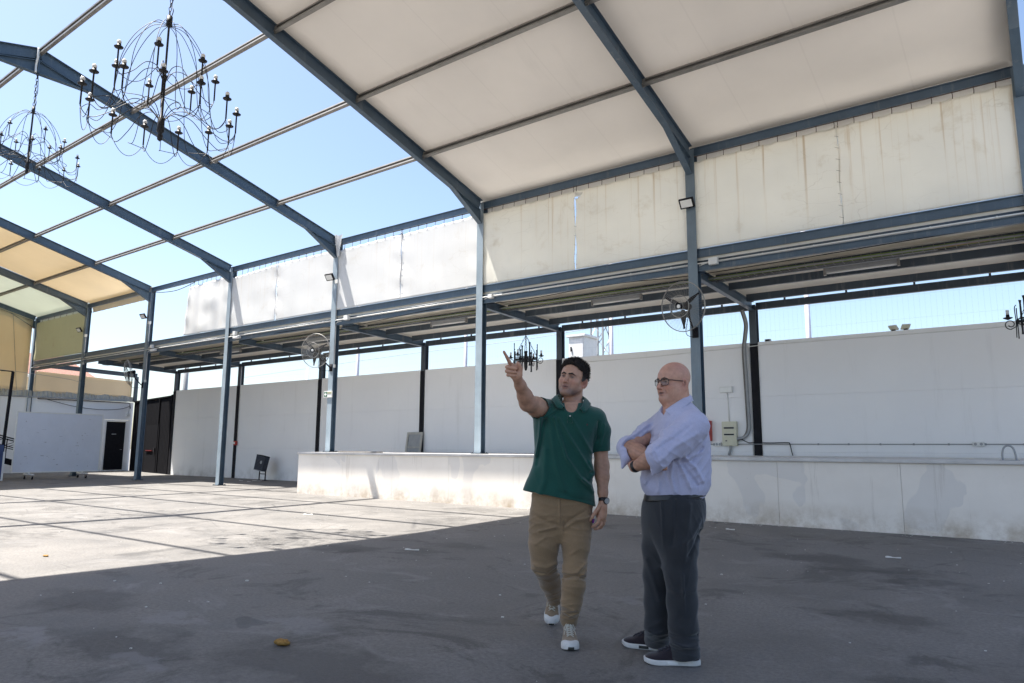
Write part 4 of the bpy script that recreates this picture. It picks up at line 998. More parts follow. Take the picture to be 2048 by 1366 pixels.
# ------------------------------------------------------------------ wrought iron candle rings under the canopy
def candle_ring(x, y, ztop, zc, label):
    t = thing('iron_chandelier', label, 'chandelier', (x, y, zc), 'small iron chandeliers under the canopy')
    apex = Vector((x, y, zc + .62))
    h = MB(); h.tube([(x, y - .02, ztop), (x - .03, y, ztop - .18), (x, y, ztop - .24), (x + .03, y, ztop - .18), (x, y + .02, ztop)], .006, 5)
    z = ztop - .22; q = 0
    while z > apex.z:
        a = Vector((1, 0, 0)) if q % 2 else Vector((0, 1, 0)); c = Vector((x, y, z - .03)); h.tube([c + a * .016 * math.cos(2 * PI * i / 8) + Vector((0, 0, .04)) * math.sin(2 * PI * i / 8) for i in range(9)], .005, 4, False); z -= .062; q += 1
    h.build('hanging_chain', 'iron', t, True)
    def P(r, th, dz): return Vector((x + r * math.cos(th), y + r * math.sin(th), zc + dz))
    for i in range(4):
        th = .5 + PI / 2 * i; e = P(.30, th, .03); c_ = MB(); n = 14
        for q in range(n):
            c = apex.lerp(e, (q + .5) / n); d = (e - apex).normalized(); s_ = d.orthogonal().normalized() if q % 2 else d.cross(d.orthogonal()).normalized()
            c_.tube([c + s_ * .014 * math.cos(2 * PI * j / 8) + d * .032 * math.sin(2 * PI * j / 8) for j in range(9)], .0042, 4, False)
        c_.build('side_chain', 'iron', t, True)
    r = MB(); 
    for rr in (.30, .12): 
        for dz in (-.03, .03): r.tube([P(rr, 2 * PI * i / 24, dz) for i in range(25)], .012, 6, False)
    for i in range(8): r.bar(P(.0, PI * i / 4, 0), P(.31, PI * i / 4, 0), .018, .03)
    r.lathe([(0, -.30), (.03, -.28), (.045, -.2), (.05, 0), (.035, .12), (.05, .2), (0, .22)], (x, y, zc), 10)
    r.build('ring', 'iron', t, True)
    for i in range(8):
        th = .15 + PI * i / 4; dz0, dz1 = ((-.30, .22), (-.20, .40))[i % 2]
        b = MB(); c = P(.31, th, 0); rad = Vector((math.cos(th), math.sin(th), 0)); tv = Vector((-math.sin(th), math.cos(th), 0))
        b.add([tuple(c + tv * w * s_ + rad * o + Vector((0, 0, z))) for o in (-.006, .006) for z, w in ((dz0, .025), (dz0 + .05, .015), (0, .022), (dz1 - .06, .016), (dz1, .03)) for s_ in (-1, 1)],
              [(0, 2, 3, 1), (2, 4, 5, 3), (4, 6, 7, 5), (6, 8, 9, 7), (10, 11, 13, 12), (12, 13, 15, 14), (14, 15, 17, 16), (16, 17, 19, 18)] + [(a, a + 10, a + 12, a + 2) for a in (0, 2, 4, 6)] + [(a + 1, a + 3, a + 13, a + 11) for a in (0, 2, 4, 6)] + [(8, 18, 19, 9), (0, 1, 11, 10)])
        b.build('flat_bar', 'iron', t)
        if i % 2 == 0:
            sc = MB(); sp = []
            for q in range(26):
                a = q / 25; ang = -PI * .5 + a * 2.35 * PI; rr = .085 * (1 - .62 * a); sp.append(P(.31 + .10 + rr * math.cos(ang), th, -.05 + rr * math.sin(ang) - .0))
            sc.tube([P(.31, th, .05), P(.33, th, -.09)] + sp, .009, 5)
            bar = [P(.34, th, -.28), P(.33, th, 0), P(.335, th, .22), P(.31, th, .28)]
            sc.tube(cat_rom(bar, 5), .008, 5)
            a_ = sc.build('scroll_arm', 'iron', t, True)
            MB().lathe([(.012, -.03), (.07, .0), (.072, .01), (.03, .014), (.026, .06), (.0, .06)], P(.44, th, .06), 10).build('cup', 'iron', a_, True)
            MB().tube([P(.44, th, .12), P(.44, th, .20)], .024, 8).build('candle_sleeve', 'pvc_white', a_, True)
    return t
candle_ring(-10.60, 14.74, 4.50, 3.48, 'small black iron chandelier hanging above the pointing hand')
candle_ring(.03, 14.72, 4.50, 3.40, 'small black iron chandelier cut off by the right photo edge')
# ------------------------------------------------------------------ people: signed distance sculpting
RH = np.array([CR[0], CR[1], 0.0]); RH /= np.linalg.norm(RH); DH = np.array([-RH[1], RH[0], 0.0])
def ray(px, py): return (px - 1024) / FX * CR - (py - 683) / FX * CU + CD
class Frame:
    """a standing place: local x = to the right as seen, y = away, z = up"""
    def __init__(s, px, py):
        v = ray(px, py); s.base = CAM + v * (-CAM[2] / v[2]); s.D = (s.base - CAM) @ DH
    def pt(s, px, py, t=0.0):
        v = ray(px, py); p = CAM + v * ((s.D + t) / (v @ DH)); return np.array([(p - s.base) @ RH, t, p[2]])
    def ground_t(s, px, py):
        v = ray(px, py); p = CAM + v * (-CAM[2] / v[2]); return (p - CAM) @ DH - s.D
    def mat(s): return Matrix(((RH[0], DH[0], 0, s.base[0]), (RH[1], DH[1], 0, s.base[1]), (0, 0, 1, 0), (0, 0, 0, 1)))
A32 = lambda v: np.asarray(v, np.float32)
def cone(P, a, b, ra, rb):
    a, b = A32(a), A32(b); ba = b - a; t = np.clip((P - a) @ ba / max(float(ba @ ba), 1e-9), 0, 1)
    return np.linalg.norm(P - a - t[:, None] * ba, axis=1) - (ra + (rb - ra) * t)
def chain(P, pts, rs, k=.012):
    d = cone(P, pts[0], pts[1], rs[0], rs[1])
    for i in range(1, len(pts) - 1): d = smin(d, cone(P, pts[i], pts[i + 1], rs[i], rs[i + 1]), k)
    return d
def ell(P, c, r, R=None):
    q = P - A32(c)
    if R is not None: q = q @ A32(R).T
    r = A32(r); k0 = np.linalg.norm(q / r, axis=1); k1 = np.linalg.norm(q / (r * r), axis=1)
    return k0 * (k0 - 1) / np.maximum(k1, 1e-6)
def smin(a, b, k):
    h = np.maximum(k - np.abs(a - b), 0) / k; return np.minimum(a, b) - h * h * k * .25
def smax(a, b, k): return -smin(-a, -b, k)
def plane(P, c, n):
    n = A32(n); n = n / np.linalg.norm(n); return (P - A32(c)) @ n
class Loft:
    def __init__(s, rows, e=2.3):
        """rows: (z, cx, cy, rx, ry), any order"""
        r = np.array(sorted(rows)); zz = np.linspace(r[0, 0], r[-1, 0], 120); s.z = zz; s.c = []
        for k in range(1, 5):
            v = np.interp(zz, r[:, 0], r[:, k]); kk = np.ones(9) / 9; v2 = np.convolve(np.pad(v, 4, 'edge'), kk, 'valid'); s.c.append(v2)
        s.e = e
    def __call__(s, P, grow=0.0, z0=None, z1=None):
        z = P[:, 2]; cx, cy, rx, ry = [np.interp(z, s.z, c).astype(np.float32) for c in s.c]; rx = rx + grow; ry = ry + grow
        k = (np.abs((P[:, 0] - cx) / rx) ** s.e + np.abs((P[:, 1] - cy) / ry) ** s.e) ** (1 / s.e)
        d = (k - 1) * np.minimum(rx, ry)
        return np.maximum(d, np.maximum((s.z[0] if z0 is None else z0) - z, z - (s.z[-1] if z1 is None else z1)))
def folds(P, segs):
    """raised ridges (amp > 0) or creases (amp < 0) along polylines"""
    w = np.zeros(len(P), np.float32)
    for pts, width, amp in segs:
        d = None
        S3 = A32([1, .22, 1])
        for a, b in zip(pts[:-1], pts[1:]):
            q = cone(P * S3, a * S3, b * S3, 0, 0); d = q if d is None else np.minimum(d, q)
        w += amp * np.exp(-(d / width) ** 2)
    return w
def wav(P, seed, freq, dirs=5):
    rg = np.random.default_rng(seed); w = np.zeros(len(P), np.float32)
    for i in range(dirs):
        k = rg.normal(size=3); k = k / np.linalg.norm(k) * freq * rg.uniform(.6, 1.5); w += np.sin(P @ A32(k) + rg.uniform(0, 6.28)).astype(np.float32)
    return w / dirs
def ridg(P, k, seed, warp=.9):
    k = A32(k); s_ = P @ k + warp * 3 * wav(P, seed, float(np.linalg.norm(k)) * .30, 5)
    return (1 - np.abs(np.sin(s_))) ** 1.6 - .33
def near(P, c, r): 
    q = (P - A32(c)) / A32(r); return np.exp(-(q * q).sum(1))
def surf(fn, lo, hi, h, newton=2):
    lo = np.asarray(lo, float); B = 4; nb = np.ceil((np.asarray(hi) - lo) / (h * B)).astype(int) + 1; n = nb * B
    bc = np.stack(np.meshgrid(*[(np.arange(q) * B + 1.5) * h for q in nb], indexing='ij'), -1).reshape(-1, 3) + lo
    bd = np.concatenate([fn(A32(c)) for c in np.array_split(bc, max(1, len(bc) // 200000))])
    F = np.repeat(np.repeat(np.repeat(bd.reshape(nb), B, 0), B, 1), B, 2).astype(np.float32)
    act = np.argwhere(np.abs(bd.reshape(nb)) < h * 3.5 * 2.0 + .012)
    off = np.stack(np.meshgrid(*[np.arange(B)] * 3, indexing='ij'), -1).reshape(-1, 3)
    idx = (act[:, None, :] * B + off[None]).reshape(-1, 3)
    P = lo + idx * h
    val = np.concatenate([fn(A32(c)) for c in np.array_split(P, max(1, len(P) // 250000))])
    F[idx[:, 0], idx[:, 1], idx[:, 2]] = val
    F[0], F[-1] = abs(F[0]) + 1e-4, abs(F[-1]) + 1e-4
    F[:, 0], F[:, -1] = abs(F[:, 0]) + 1e-4, abs(F[:, -1]) + 1e-4; F[:, :, 0], F[:, :, -1] = abs(F[:, :, 0]) + 1e-4, abs(F[:, :, -1]) + 1e-4
    ins = F < 0
    c8 = [ins[i:n[0] - 1 + i, j:n[1] - 1 + j, k:n[2] - 1 + k] for i in (0, 1) for j in (0, 1) for k in (0, 1)]
    s_ = sum(c.astype(np.int8) for c in c8); cells = np.argwhere((s_ > 0) & (s_ < 8))
    vid = -np.ones(tuple(n - 1), np.int64); vid[cells[:, 0], cells[:, 1], cells[:, 2]] = np.arange(len(cells))
    acc = np.zeros((len(cells), 3)); cnt = np.zeros(len(cells))
    cor = [(i, j, k) for i in (0, 1) for j in (0, 1) for k in (0, 1)]
    for a in cor:
        for ax in range(3):
            if a[ax]: continue
            b = list(a); b[ax] = 1
            fa = F[cells[:, 0] + a[0], cells[:, 1] + a[1], cells[:, 2] + a[2]]; fb = F[cells[:, 0] + b[0], cells[:, 1] + b[1], cells[:, 2] + b[2]]
            m = (fa < 0) != (fb < 0); t = np.where(m, fa / np.where(m, fa - fb, 1), 0)
            p = np.array(a, float)[None] + np.zeros((len(cells), 3)); p[:, ax] = t
            acc[m] += p[m]; cnt[m] += 1
    V = lo + (cells + acc / np.maximum(cnt, 1)[:, None]) * h
    Q = []
    for ax in range(3):
        o1, o2 = [(1, 2), (2, 0), (0, 1)][ax]
        sl = [slice(None)] * 3; sl[ax] = slice(0, -1); s2 = [slice(None)] * 3; s2[ax] = slice(1, None)
        A, Bn = ins[tuple(sl)], ins[tuple(s2)]
        e = np.argwhere(A != Bn); e = e[(e[:, o1] > 0) & (e[:, o2] > 0) & (e[:, o1] < n[o1] - 1) & (e[:, o2] < n[o2] - 1)]
        q = []
        for d1, d2 in ((-1, -1), (0, -1), (0, 0), (-1, 0)):
            c = e.copy(); c[:, o1] += d1; c[:, o2] += d2; q.append(vid[c[:, 0], c[:, 1], c[:, 2]])
        q = np.stack(q, 1); flip = ~A[e[:, 0], e[:, 1], e[:, 2]]
        q[flip] = q[flip][:, ::-1]; Q.append(q)
    Q = np.concatenate(Q)
    for _ in range(newton):
        p = A32(V); f0 = fn(p); g = np.stack([(fn(p + A32(np.eye(3)[i] * h * .5)) - f0) / (h * .5) for i in range(3)], 1)
        g2 = np.maximum((g * g).sum(1), .05); st = g * (f0 / g2)[:, None]; ln = np.linalg.norm(st, axis=1); st *= np.minimum(1, h * .6 / np.maximum(ln, 1e-9))[:, None]
        V = V - st
    return V, Q
def sculpt(name, fn, lo, hi, h, mat, parent, colour=None, newton=2):
    V, Q = surf(fn, lo, hi, h, newton)
    me = bpy.data.meshes.new(name); me.vertices.add(len(V)); me.vertices.foreach_set('co', V.astype(np.float32).ravel())
    me.loops.add(len(Q) * 4); me.loops.foreach_set('vertex_index', Q.astype(np.int32).ravel())
    me.polygons.add(len(Q)); me.polygons.foreach_set('loop_start', np.arange(len(Q), dtype=np.int32) * 4)
    try: me.polygons.foreach_set('loop_total', np.full(len(Q), 4, np.int32))
    except Exception: pass
    me.update(calc_edges=True); me.validate(); me.polygons.foreach_set('use_smooth', [True] * len(me.polygons))
    if colour is not None:
        at = me.color_attributes.new('Tone', 'FLOAT_COLOR', 'POINT'); c = colour(A32(V)); at.data.foreach_set('color', np.concatenate([c, np.ones((len(c), 1))], 1).astype(np.float32).ravel())
    me.materials.append(MAT[mat] if isinstance(mat, str) else mat)
    o = bpy.data.objects.new(name, me); COL.objects.link(o)
    if parent is not None: o.parent = parent
    return o

def skin_mat(name):
    m, nt, B, N, K = M(name)
    a = N.new('ShaderNodeAttribute'); a.attribute_name = 'Tone'
    v = coord(N, K, 'Object'); f = noise(N, K, 38, 5, .65, v); f2 = noise(N, K, 9, 4, .6, v)
    c = mixc(N, K, .5, a.outputs['Color'], ramp(N, K, f, [(.3, (.34, .31, .30)), (.7, (.62, .61, .60))]), 'OVERLAY')
    c = mixc(N, K, .35, c, ramp(N, K, f2, [(.3, (.55, .45, .43)), (.7, (.48, .52, .52))]), 'OVERLAY')
    K.new(c, B.inputs['Base Color']); B.inputs['Roughness'].default_value = .52
    B.inputs['Subsurface Weight'].default_value = .05; B.inputs['Subsurface Radius'].default_value = (.012, .004, .002); B.inputs['Subsurface Scale'].default_value = .6
    bump(N, K, noise(N, K, 160, 3, .6, v), B, .12, .002); return m
MAT['skin'] = skin_mat('skin')
def fabric(name, c, var=.12, rough=.8, weave=900, sheen=.3, bmp=.25):
    m, nt, B, N, K = M(name)
    v = coord(N, K, 'Object'); f = noise(N, K, 7, 5, .6, v); g = noise(N, K, 130, 3, .6, v)
    base = ramp(N, K, f, [(.3, tuple(x * (1 - var) for x in c)), (.7, tuple(x * (1 + var) for x in c))])
    base = mixc(N, K, .25, base, ramp(N, K, g, [(.35, (.4, .4, .4)), (.65, (.6, .6, .6))]), 'OVERLAY')
    K.new(base, B.inputs['Base Color']); B.inputs['Roughness'].default_value = rough
    B.inputs['Sheen Weight'].default_value = sheen; B.inputs['Sheen Roughness'].default_value = .5; B.inputs['Specular IOR Level'].default_value = .25
    h = mixc(N, K, .5, g, noise(N, K, weave, 2, .5, v)); bump(N, K, h, B, bmp, .003); return m
MAT['polo'] = fabric('green_pique', (.0065, .066, .050), .12)
MAT['chino'] = fabric('tan_cotton', (.235, .156, .086), .12)
MAT['shirt'] = fabric('lilac_cotton', (.43, .43, .575), .06, .75, 900, .2)
MAT['slacks'] = fabric('charcoal_wool', (.021, .023, .027), .15)
MAT['suede'] = fabric('tan_suede', (.24, .175, .115), .15, .9)
MAT['canvas'] = fabric('dark_canvas', (.022, .015, .020), .2)
MAT['sole'] = plain('white_rubber', (.60, .59, .57), .5, 0, .08, 30)
MAT['tread'] = plain('black_rubber', (.02, .022, .02), .6, 0, .2, 30)
MAT['lace'] = fabric('pale_lace', (.50, .47, .40), .1)
MAT['lace_dark'] = fabric('dark_lace', (.02, .018, .03), .1)
MAT['leather'] = plain('black_leather', (.012, .011, .012), .4, 0, .2, 40)
MAT['eye_white'] = plain('eye_white', (.11, .095, .09), .55, 0, .05, 60, .2)
MAT['iris'] = plain('brown_iris', (.014, .009, .007), .35, 0, .2, 200)
def hair_mat(name, c, g):
    m, nt, B, N, K = M(name)
    v = coord(N, K, 'Object', (1, 1, 1)); st = noise(N, K, 1, 4, .7, coord(N, K, 'Object', (260, 260, 60)))
    a = N.new('ShaderNodeAttribute'); a.attribute_name = 'Tone'
    base = mixc(N, K, .8, a.outputs['Color'], ramp(N, K, st, [(.3, (.25, .25, .25)), (.7, (.8, .8, .8))]), 'OVERLAY')
    K.new(base, B.inputs['Base Color']); B.inputs['Roughness'].default_value = .7; B.inputs['Specular IOR Level'].default_value = .2
    bump(N, K, st, B, .7, .004); return m
MAT['hair'] = hair_mat('short_dark_hair', None, None)

# ---- head: q in head space, x = subject's left, y = forward, z = up, origin between the eyes' level and the ears
def head_sdf(q, ears=True, mouth=.0025, jaw=1.0, brow=1.0):
    ax = np.stack([np.abs(q[:, 0]), q[:, 1], q[:, 2]], 1)
    d = ell(q, (0, -.018, .040), (.0765, .098, .086))
    d = smin(d, ell(q, (0, .022, .022), (.067, .072, .07)), .04)
    d = smin(d, ell(q, (0, .026, -.045), (.057 * jaw, .058, .068)), .03)
    d = smin(d, cone(ax, (.054 * jaw, -.002, -.055), (.020, .062, -.098), .016, .020), .026)
    d = smin(d, ell(q, (0, .072, -.098), (.026 * jaw, .022, .020)), .022)
    d = smin(d, cone(ax, (.008, .085, .0215), (.046, .068, .0185), .0115 * brow, .010), .012)       # brow ridge
    d = smin(d, ell(ax, (.043, .055, -.026), (.026, .026, .020)), .022)                              # cheekbone
    d = smin(d, ell(ax, (.040, .040, -.058), (.022, .032, .032)), .025)
    d = smax(d, -ell(ax, (.031, .101, .001), (.021, .025, .0135)), .011)                             # socket
    d = smin(d, ell(ax, (.0315, .0715, .000), (.0165, .0150, .0150)), .004)                          # lids over the ball
    lid = smax(ell(ax, (.0315, .0725, .000), (.0150, .0158, .0142)), -plane(ax, (.0315, .0, .0015), (0, .15, 1)), .002)
    d = smin(d, lid, .003)
    d = smax(d, -ell(ax, (.0315, .0885, -.0012), (.0130, .0075, .0034)), .002)                       # eye opening
    d = smin(d, cone(q, (0, .085, .010), (0, .108, -.029), .0080, .0110), .012)                      # nose
    d = smin(d, ell(q, (0, .109, -.036), (.0135, .0150, .0115)), .008)
    d = smin(d, ell(ax, (.0145, .091, -.040), (.0085, .0125, .0090)), .006)
    d = smax(d, -ell(ax, (.007, .099, -.0475), (.0042, .006, .0035)), .003)
    d = smin(d, ell(q, (0, .076, -.062), (.030, .020, .020)), .016)                                   # muzzle
    mz = -.0665 - .10 * ax[:, 0] ** 1.0 * 0
    d = smin(d, cone(ax, (0, .0935, -.0615), (.024, .0825, -.0665), .0050, .0025), .005)             # lips
    d = smin(d, cone(ax, (0, .0925, -.0735), (.021, .0830, -.0690), .0062, .0028), .006)
    d = smax(d, -cone(ax, (0, .1005, -.0675), (.021, .0885, -.0675), mouth, .0016), .003)
    d = smax(d, -cone(ax, (0, .097, -.0845), (.013, .092, -.084), .003, .002), .008)                 # groove above the chin
    d = smax(d, -cone(ax, (.021, .0935, -.040), (.034, .079, -.068), .0026, .0020), .009)            # cheek fold
    if ears:
        e = ell(ax, (.0800, -.018, -.012), (.0085, .0215, .0345), np.array([[.86, .48, -.15], [-.50, .86, 0], [.14, .05, .98]]))
        e = smax(e, -ell(ax, (.0885, -.010, -.010), (.0100, .0115, .0205)), .003)
        e = smin(e, ell(ax, (.0835, -.006, -.006), (.004, .005, .012)), .004)
        e = smin(e, ell(ax, (.077, -.008, -.040), (.0065, .009, .009)), .006)
        d = smin(d, e, .006)
    return d
def hframe(fwd, up):
    f = np.array(fwd, float); f /= np.linalg.norm(f); u = np.array(up, float); u = u - f * (u @ f); u /= np.linalg.norm(u); x = np.cross(u, f)
    # subject's left, seen from the front it lies to the right
    return np.stack([np.cross(f, u) * -1, f, u])
def eyes(parent, c, R, s, look=(0, 1, 0)):
    for sx in (-1, 1):
        p = c + R.T @ (np.array([sx * .0315, .0722, -.0002]) * s)
        e = MB().ball(p, .0129 * s, 14).build('eye', 'eye_white', parent, True)
        l = R.T @ (np.array(look) / np.linalg.norm(look)); ip = p + l * .0062 * s
        MB().ball(ip, .0076 * s, 12).build('iris', 'iris', e, True)

OUT_Y = np.linspace(0, .30, 61)
_c = np.interp(OUT_Y, [0, .004, .015, .04, .10, .165, .215, .25, .275, .29, .297, .30], [.004, .016, .027, .0345, .0365, .044, .0505, .0495, .041, .030, .019, .004])
OUT_W = np.convolve(np.pad(_c, 2, 'edge'), np.ones(5) / 5, 'valid')
def shoe(parent, T, upper, sole_m, tread_m, lace_m, length=.30, width=.105, high=.0, label=None, toe_cap=None, inset=None):
    """T: 4x4 from shoe space (x across, y to the toe, z up; origin under the heel) to the person's space"""
    Tn = np.array(T); Ti = np.linalg.inv(Tn)
    def inv(P): return P @ A32(Ti[:3, :3]).T + A32(Ti[:3, 3])
    k = length / .30; w = width / .105
    def foot(q):                                                # plan outline
        y = q[:, 1] / k; hw = np.interp(y, OUT_Y, OUT_W) * w
        d = np.abs(q[:, 0] - np.interp(y, [0, .1, .2, .3], [0, .0, .003, .001])) - hw
        return np.maximum(d * .75, np.maximum(-q[:, 1], q[:, 1] - length) * .9)
    def up_(q):
        a = ell(q, (0, .058 * k, .060), (.040 * w, .064 * k, .064)); a = smin(a, ell(q, (0, .13 * k, .045), (.050 * w, .09 * k, .054)), .03)
        a = smin(a, ell(q, (.002, .212 * k, .026), (.060 * w, .090 * k, .038)), .03); a = smin(a, cone(q, (0, .045 * k, .06), (0, .05 * k, .105 + high), .034, .037), .02)
        a = smin(a, smax(cone(q, (0, .10 * k, .106), (0, .215 * k, .054), .021, .018), -(q[:, 2] - .03), .004), .008)
        a = smax(a, foot(q) + .0005, .007); a = smax(a, plane(q, (0, 0, .026), (0, 0, -1)), .002)
        a = smax(a, -cone(q, (0, .052 * k, .105 + high), (0, .055 * k, .2), .031, .034), .004)
        return smax(a, plane(q, (0, .05 * k, .108 + high), (0, -.25, 1)), .006)
    def up(P): return up_(inv(P))
    def so(P):
        q = inv(P); z = q[:, 2]; spring = .010 * np.clip((q[:, 1] / k - .22) / .08, 0, 1) ** 2
        return smax(smax(foot(q) - .0035, z - .031 - spring * .7, .005), spring + .001 - z, .006)
    c = np.array([[x, y, z] for x in (-.07, .07) for y in (-.02, length + .02) for z in (-.01, .17)]) @ Tn[:3, :3].T + Tn[:3, 3]
    lo, hi = c.min(0), c.max(0)
    o = sculpt('shoe', up, lo, hi, .0040, upper, parent)
    if label: o['label'] = label
    sl_o = sculpt('sole', so, lo, hi, .0040, sole_m, o)
    if tread_m: sculpt('toe_tread', lambda P: smax(so(P) - .0012, np.maximum(np.abs(inv(P)[:, 0]) - .019, np.maximum(.268 * k - inv(P)[:, 1], inv(P)[:, 2] - .027)), .002), lo, hi, .0036, tread_m, o)
    if toe_cap: sculpt('toe_cap', lambda P: smax(up(P) - .0028, np.maximum(-(inv(P)[:, 1] - .255 * k + 7 * inv(P)[:, 0] ** 2), inv(P)[:, 2] - .056), .003), lo, hi, .0040, toe_cap, o)
    if inset: sculpt('sole_inset', lambda P: smax(so(P) - .0012, np.maximum(np.abs(inv(P)[:, 1] - inset[1] * k) - .030, np.abs(inv(P)[:, 2] - .016) - .0095), .002), lo, hi, .0036, inset[0], o)
    tr = lambda p: tuple(Tn[:3, :3] @ np.array(p) + Tn[:3, 3])
    zg = np.linspace(.15, .02, 90)
    def onsurf(x, y, h=.0028):
        q = A32(np.stack([np.full(90, x), np.full(90, y), zg], 1)); d = up_(q); ii = np.argwhere(d < 0)
        return (x, y, float(zg[ii[0, 0]]) + h if len(ii) else .05)
    l = MB(); n = 6
    for i in range(n):
        y0 = (.115 + i * .0185) * k
        for sg in (1, -1):
            l.tube([tr(onsurf(sg * (-.022 + .044 * u) , y0 + .016 * u * k, .0030 + .002 * (sg > 0))) for u in np.linspace(0, 1, 7)], .0030, 5)
    for sg in (1, -1):
        l.tube([tr(p) for p in cat_rom([onsurf(0, .118 * k, .004), (sg * .018, .122 * k, onsurf(sg * .018, .122 * k)[2] + .012), (sg * .034, .135 * k, onsurf(sg * .03, .135 * k)[2] + .004), onsurf(sg * .024, .148 * k, .004), onsurf(0, .122 * k, .006)], 5)], .0030, 5)
        l.tube([tr(p) for p in cat_rom([onsurf(0, .118 * k, .005), onsurf(sg * .016, .14 * k, .006), onsurf(sg * .030, .165 * k, .004), onsurf(sg * .036, .19 * k, .004)], 5)], .0028, 5)
    l.build('laces', lace_m, o, True)
    return o
def shoe_T(heel, toe, up=(0, 0, 1)):
    heel, toe = np.array(heel, float), np.array(toe, float); y = (toe - heel); y /= np.linalg.norm(y); u = np.array(up, float); x = np.cross(y, u); x /= np.linalg.norm(x); z = np.cross(x, y)
    T = np.eye(4); T[:3, 0], T[:3, 1], T[:3, 2], T[:3, 3] = x, y, z, heel; return T
# ---- man in the green polo shirt
G = Frame(1124, 1277); pt = G.pt
tf, tb = G.ground_t(1137, 1299), G.ground_t(1107, 1251)
gm = bpy.data.objects.new('person', None); COL.objects.link(gm); gm.matrix_world = G.mat(); gm.empty_display_size = .2
tag(gm, 'man in green polo shirt and tan trousers pointing up with raised arm', 'person', 'people')
hc = pt(1145.5, 759.5, -.01); hs = 1.045
HR = hframe((-.47, -.86, .15), (.24, .06, 1.0))
def toh(P): return (P - A32(hc)) @ A32(HR / hs).T
S1, E1, W1 = pt(1090, 822, 0), pt(1055, 806, -.23), pt(1034.5, 758, -.40)
S2, E2, W2 = pt(1196, 836, .02), pt(1203, 932, .03), pt(1205.5, 1003, -.04)
t0 = -.435
rows = [(807, 1112, 1172, .085), (813, 1100, 1182, .105), (822, 1084, 1198, .12), (834, 1072, 1205, .128), (848, 1066, 1200, .132), (872, 1067, 1188, .134), (900, 1069, 1184, .134), (930, 1065, 1183, .136), (946, 1059, 1186, .138), (962, 1051, 1183, .140), (985, 1043, 1187, .145), (1018, 1037, 1191, .150)]
def row(F, y, l, r, ry, cy=0.0):
    a, b = F.pt(l, y), F.pt(r, y); return ((a[2] + b[2]) / 2, (a[0] + b[0]) / 2, cy, (b[0] - a[0]) / 2, ry)
TL = Loft([row(G, *r) for r in rows], 2.35)
core = Loft([row(G, y, max(l, 1064) + 4, min(r, 1190) - 4, ry - .014) for y, l, r, ry in rows[2:9]] + [row(G, 806, 1122, 1164, .07)], 2.3)
def hand_right(P):
    d = ell(P, pt(1027.5, 742, t0 + .012), (.040, .019, .046))
    d = smin(d, ell(P, pt(1037, 749, t0 + .0), (.019, .020, .028)), .016)
    d = smin(d, cone(P, pt(1033, 754, t0 + .02), W1, .027, .0265), .025)
    K = .0055
    for a, m, b, r in (((1018, 733, t0 + .02), (1013.2, 734, t0 - .012), (1031.5, 737.5, t0 - .020), .0112), ((1018, 742, t0 + .022), (1013.0, 742.3, t0 - .010), (1030.5, 745, t0 - .020), .0110), ((1020, 750, t0 + .024), (1015.2, 750.0, t0 - .005), (1028.5, 751.8, t0 - .014), .0096)):
        d = smin(d, chain(P, [pt(*a), pt(*m), pt(*b)], [r * 1.05, r, r * .92], .006), K)
    d = smin(d, chain(P, [pt(1022, 730, t0 + .01), pt(1018.3, 724.5, t0 - .008), pt(1013.2, 714.5, t0 - .030), pt(1007.3, 703.8, t0 - .052)], [.0125, .0118, .0100, .0082], .004), .007)
    d = smin(d, chain(P, [pt(1039, 750, t0 - .004), pt(1041, 737, t0 - .016), pt(1038, 729.5, t0 - .024), pt(1034.5, 726.0, t0 - .026)], [.0165, .0125, .0110, .0098], .004), .006)
    return d
def hand_left(P):
    d = chain(P, [W2, pt(1204, 1013, -.045), pt(1201.5, 1034, -.05)], [.0245, .028, .031], .02)
    d = smin(d, ell(P, pt(1203, 1025, -.035), (.033, .030, .046)), .02)
    K = .005
    for ps, rs in (([(1197, 1034, -.068), (1195.5, 1045, -.078), (1188.5, 1051.5, -.075), (1184, 1054.0, -.068)], (.0115, .0105, .0095, .0082)), ([(1202, 1038, -.056), (1201, 1050, -.064), (1194.5, 1057, -.058), (1188.5, 1058.0, -.05)], (.0115, .0108, .0098, .0085)), ([(1206.5, 1037, -.036), (1206.5, 1048, -.04), (1201, 1055, -.034), (1195.5, 1056.5, -.026)], (.0112, .0105, .0094, .0082)), ([(1208.5, 1033, -.015), (1209, 1042, -.016), (1205, 1049, -.01), (1200, 1051, -.004)], (.0100, .0090, .0080, .0072)),
                   ([(1199, 1012, -.068), (1190.5, 1024, -.082), (1184, 1033.5, -.084), (1179.6, 1040.5, -.080)], (.0150, .0118, .0105, .0085))):
        d = smin(d, chain(P, [pt(*p) for p in ps], rs, .004), K)
    return d
def arm(P, S_, E_, W_, r0, r1, r2, bulge):
    d = chain(P, [S_, S_ * .45 + E_ * .55, E_], [r0, r0 * .93, r1], .03)
    m = E_ * .70 + W_ * .30
    d = smin(d, chain(P, [E_, m, E_ * .25 + W_ * .75, W_], [r1, bulge, r2 * 1.18, r2], .02), .03)
    return d
def gbody(P):
    d = head_sdf(toh(P), True, .0066, 1.08, 1.25) * hs
    nb, nt = pt(1143, 820, .02), pt(1147, 778, .025)
    d = smin(d, cone(P, nb, nt, .068, .061), .025)
    d = smin(d, core(P), .04)
    d = smin(d, arm(P, S1, E1, W1, .066, .052, .0295, .048), .03)
    d = smin(d, arm(P, S2, E2, W2, .053, .046, .0275, .046), .03)
    d = smin(d, hand_right(P), .012); d = smin(d, hand_left(P), .012)
    return d
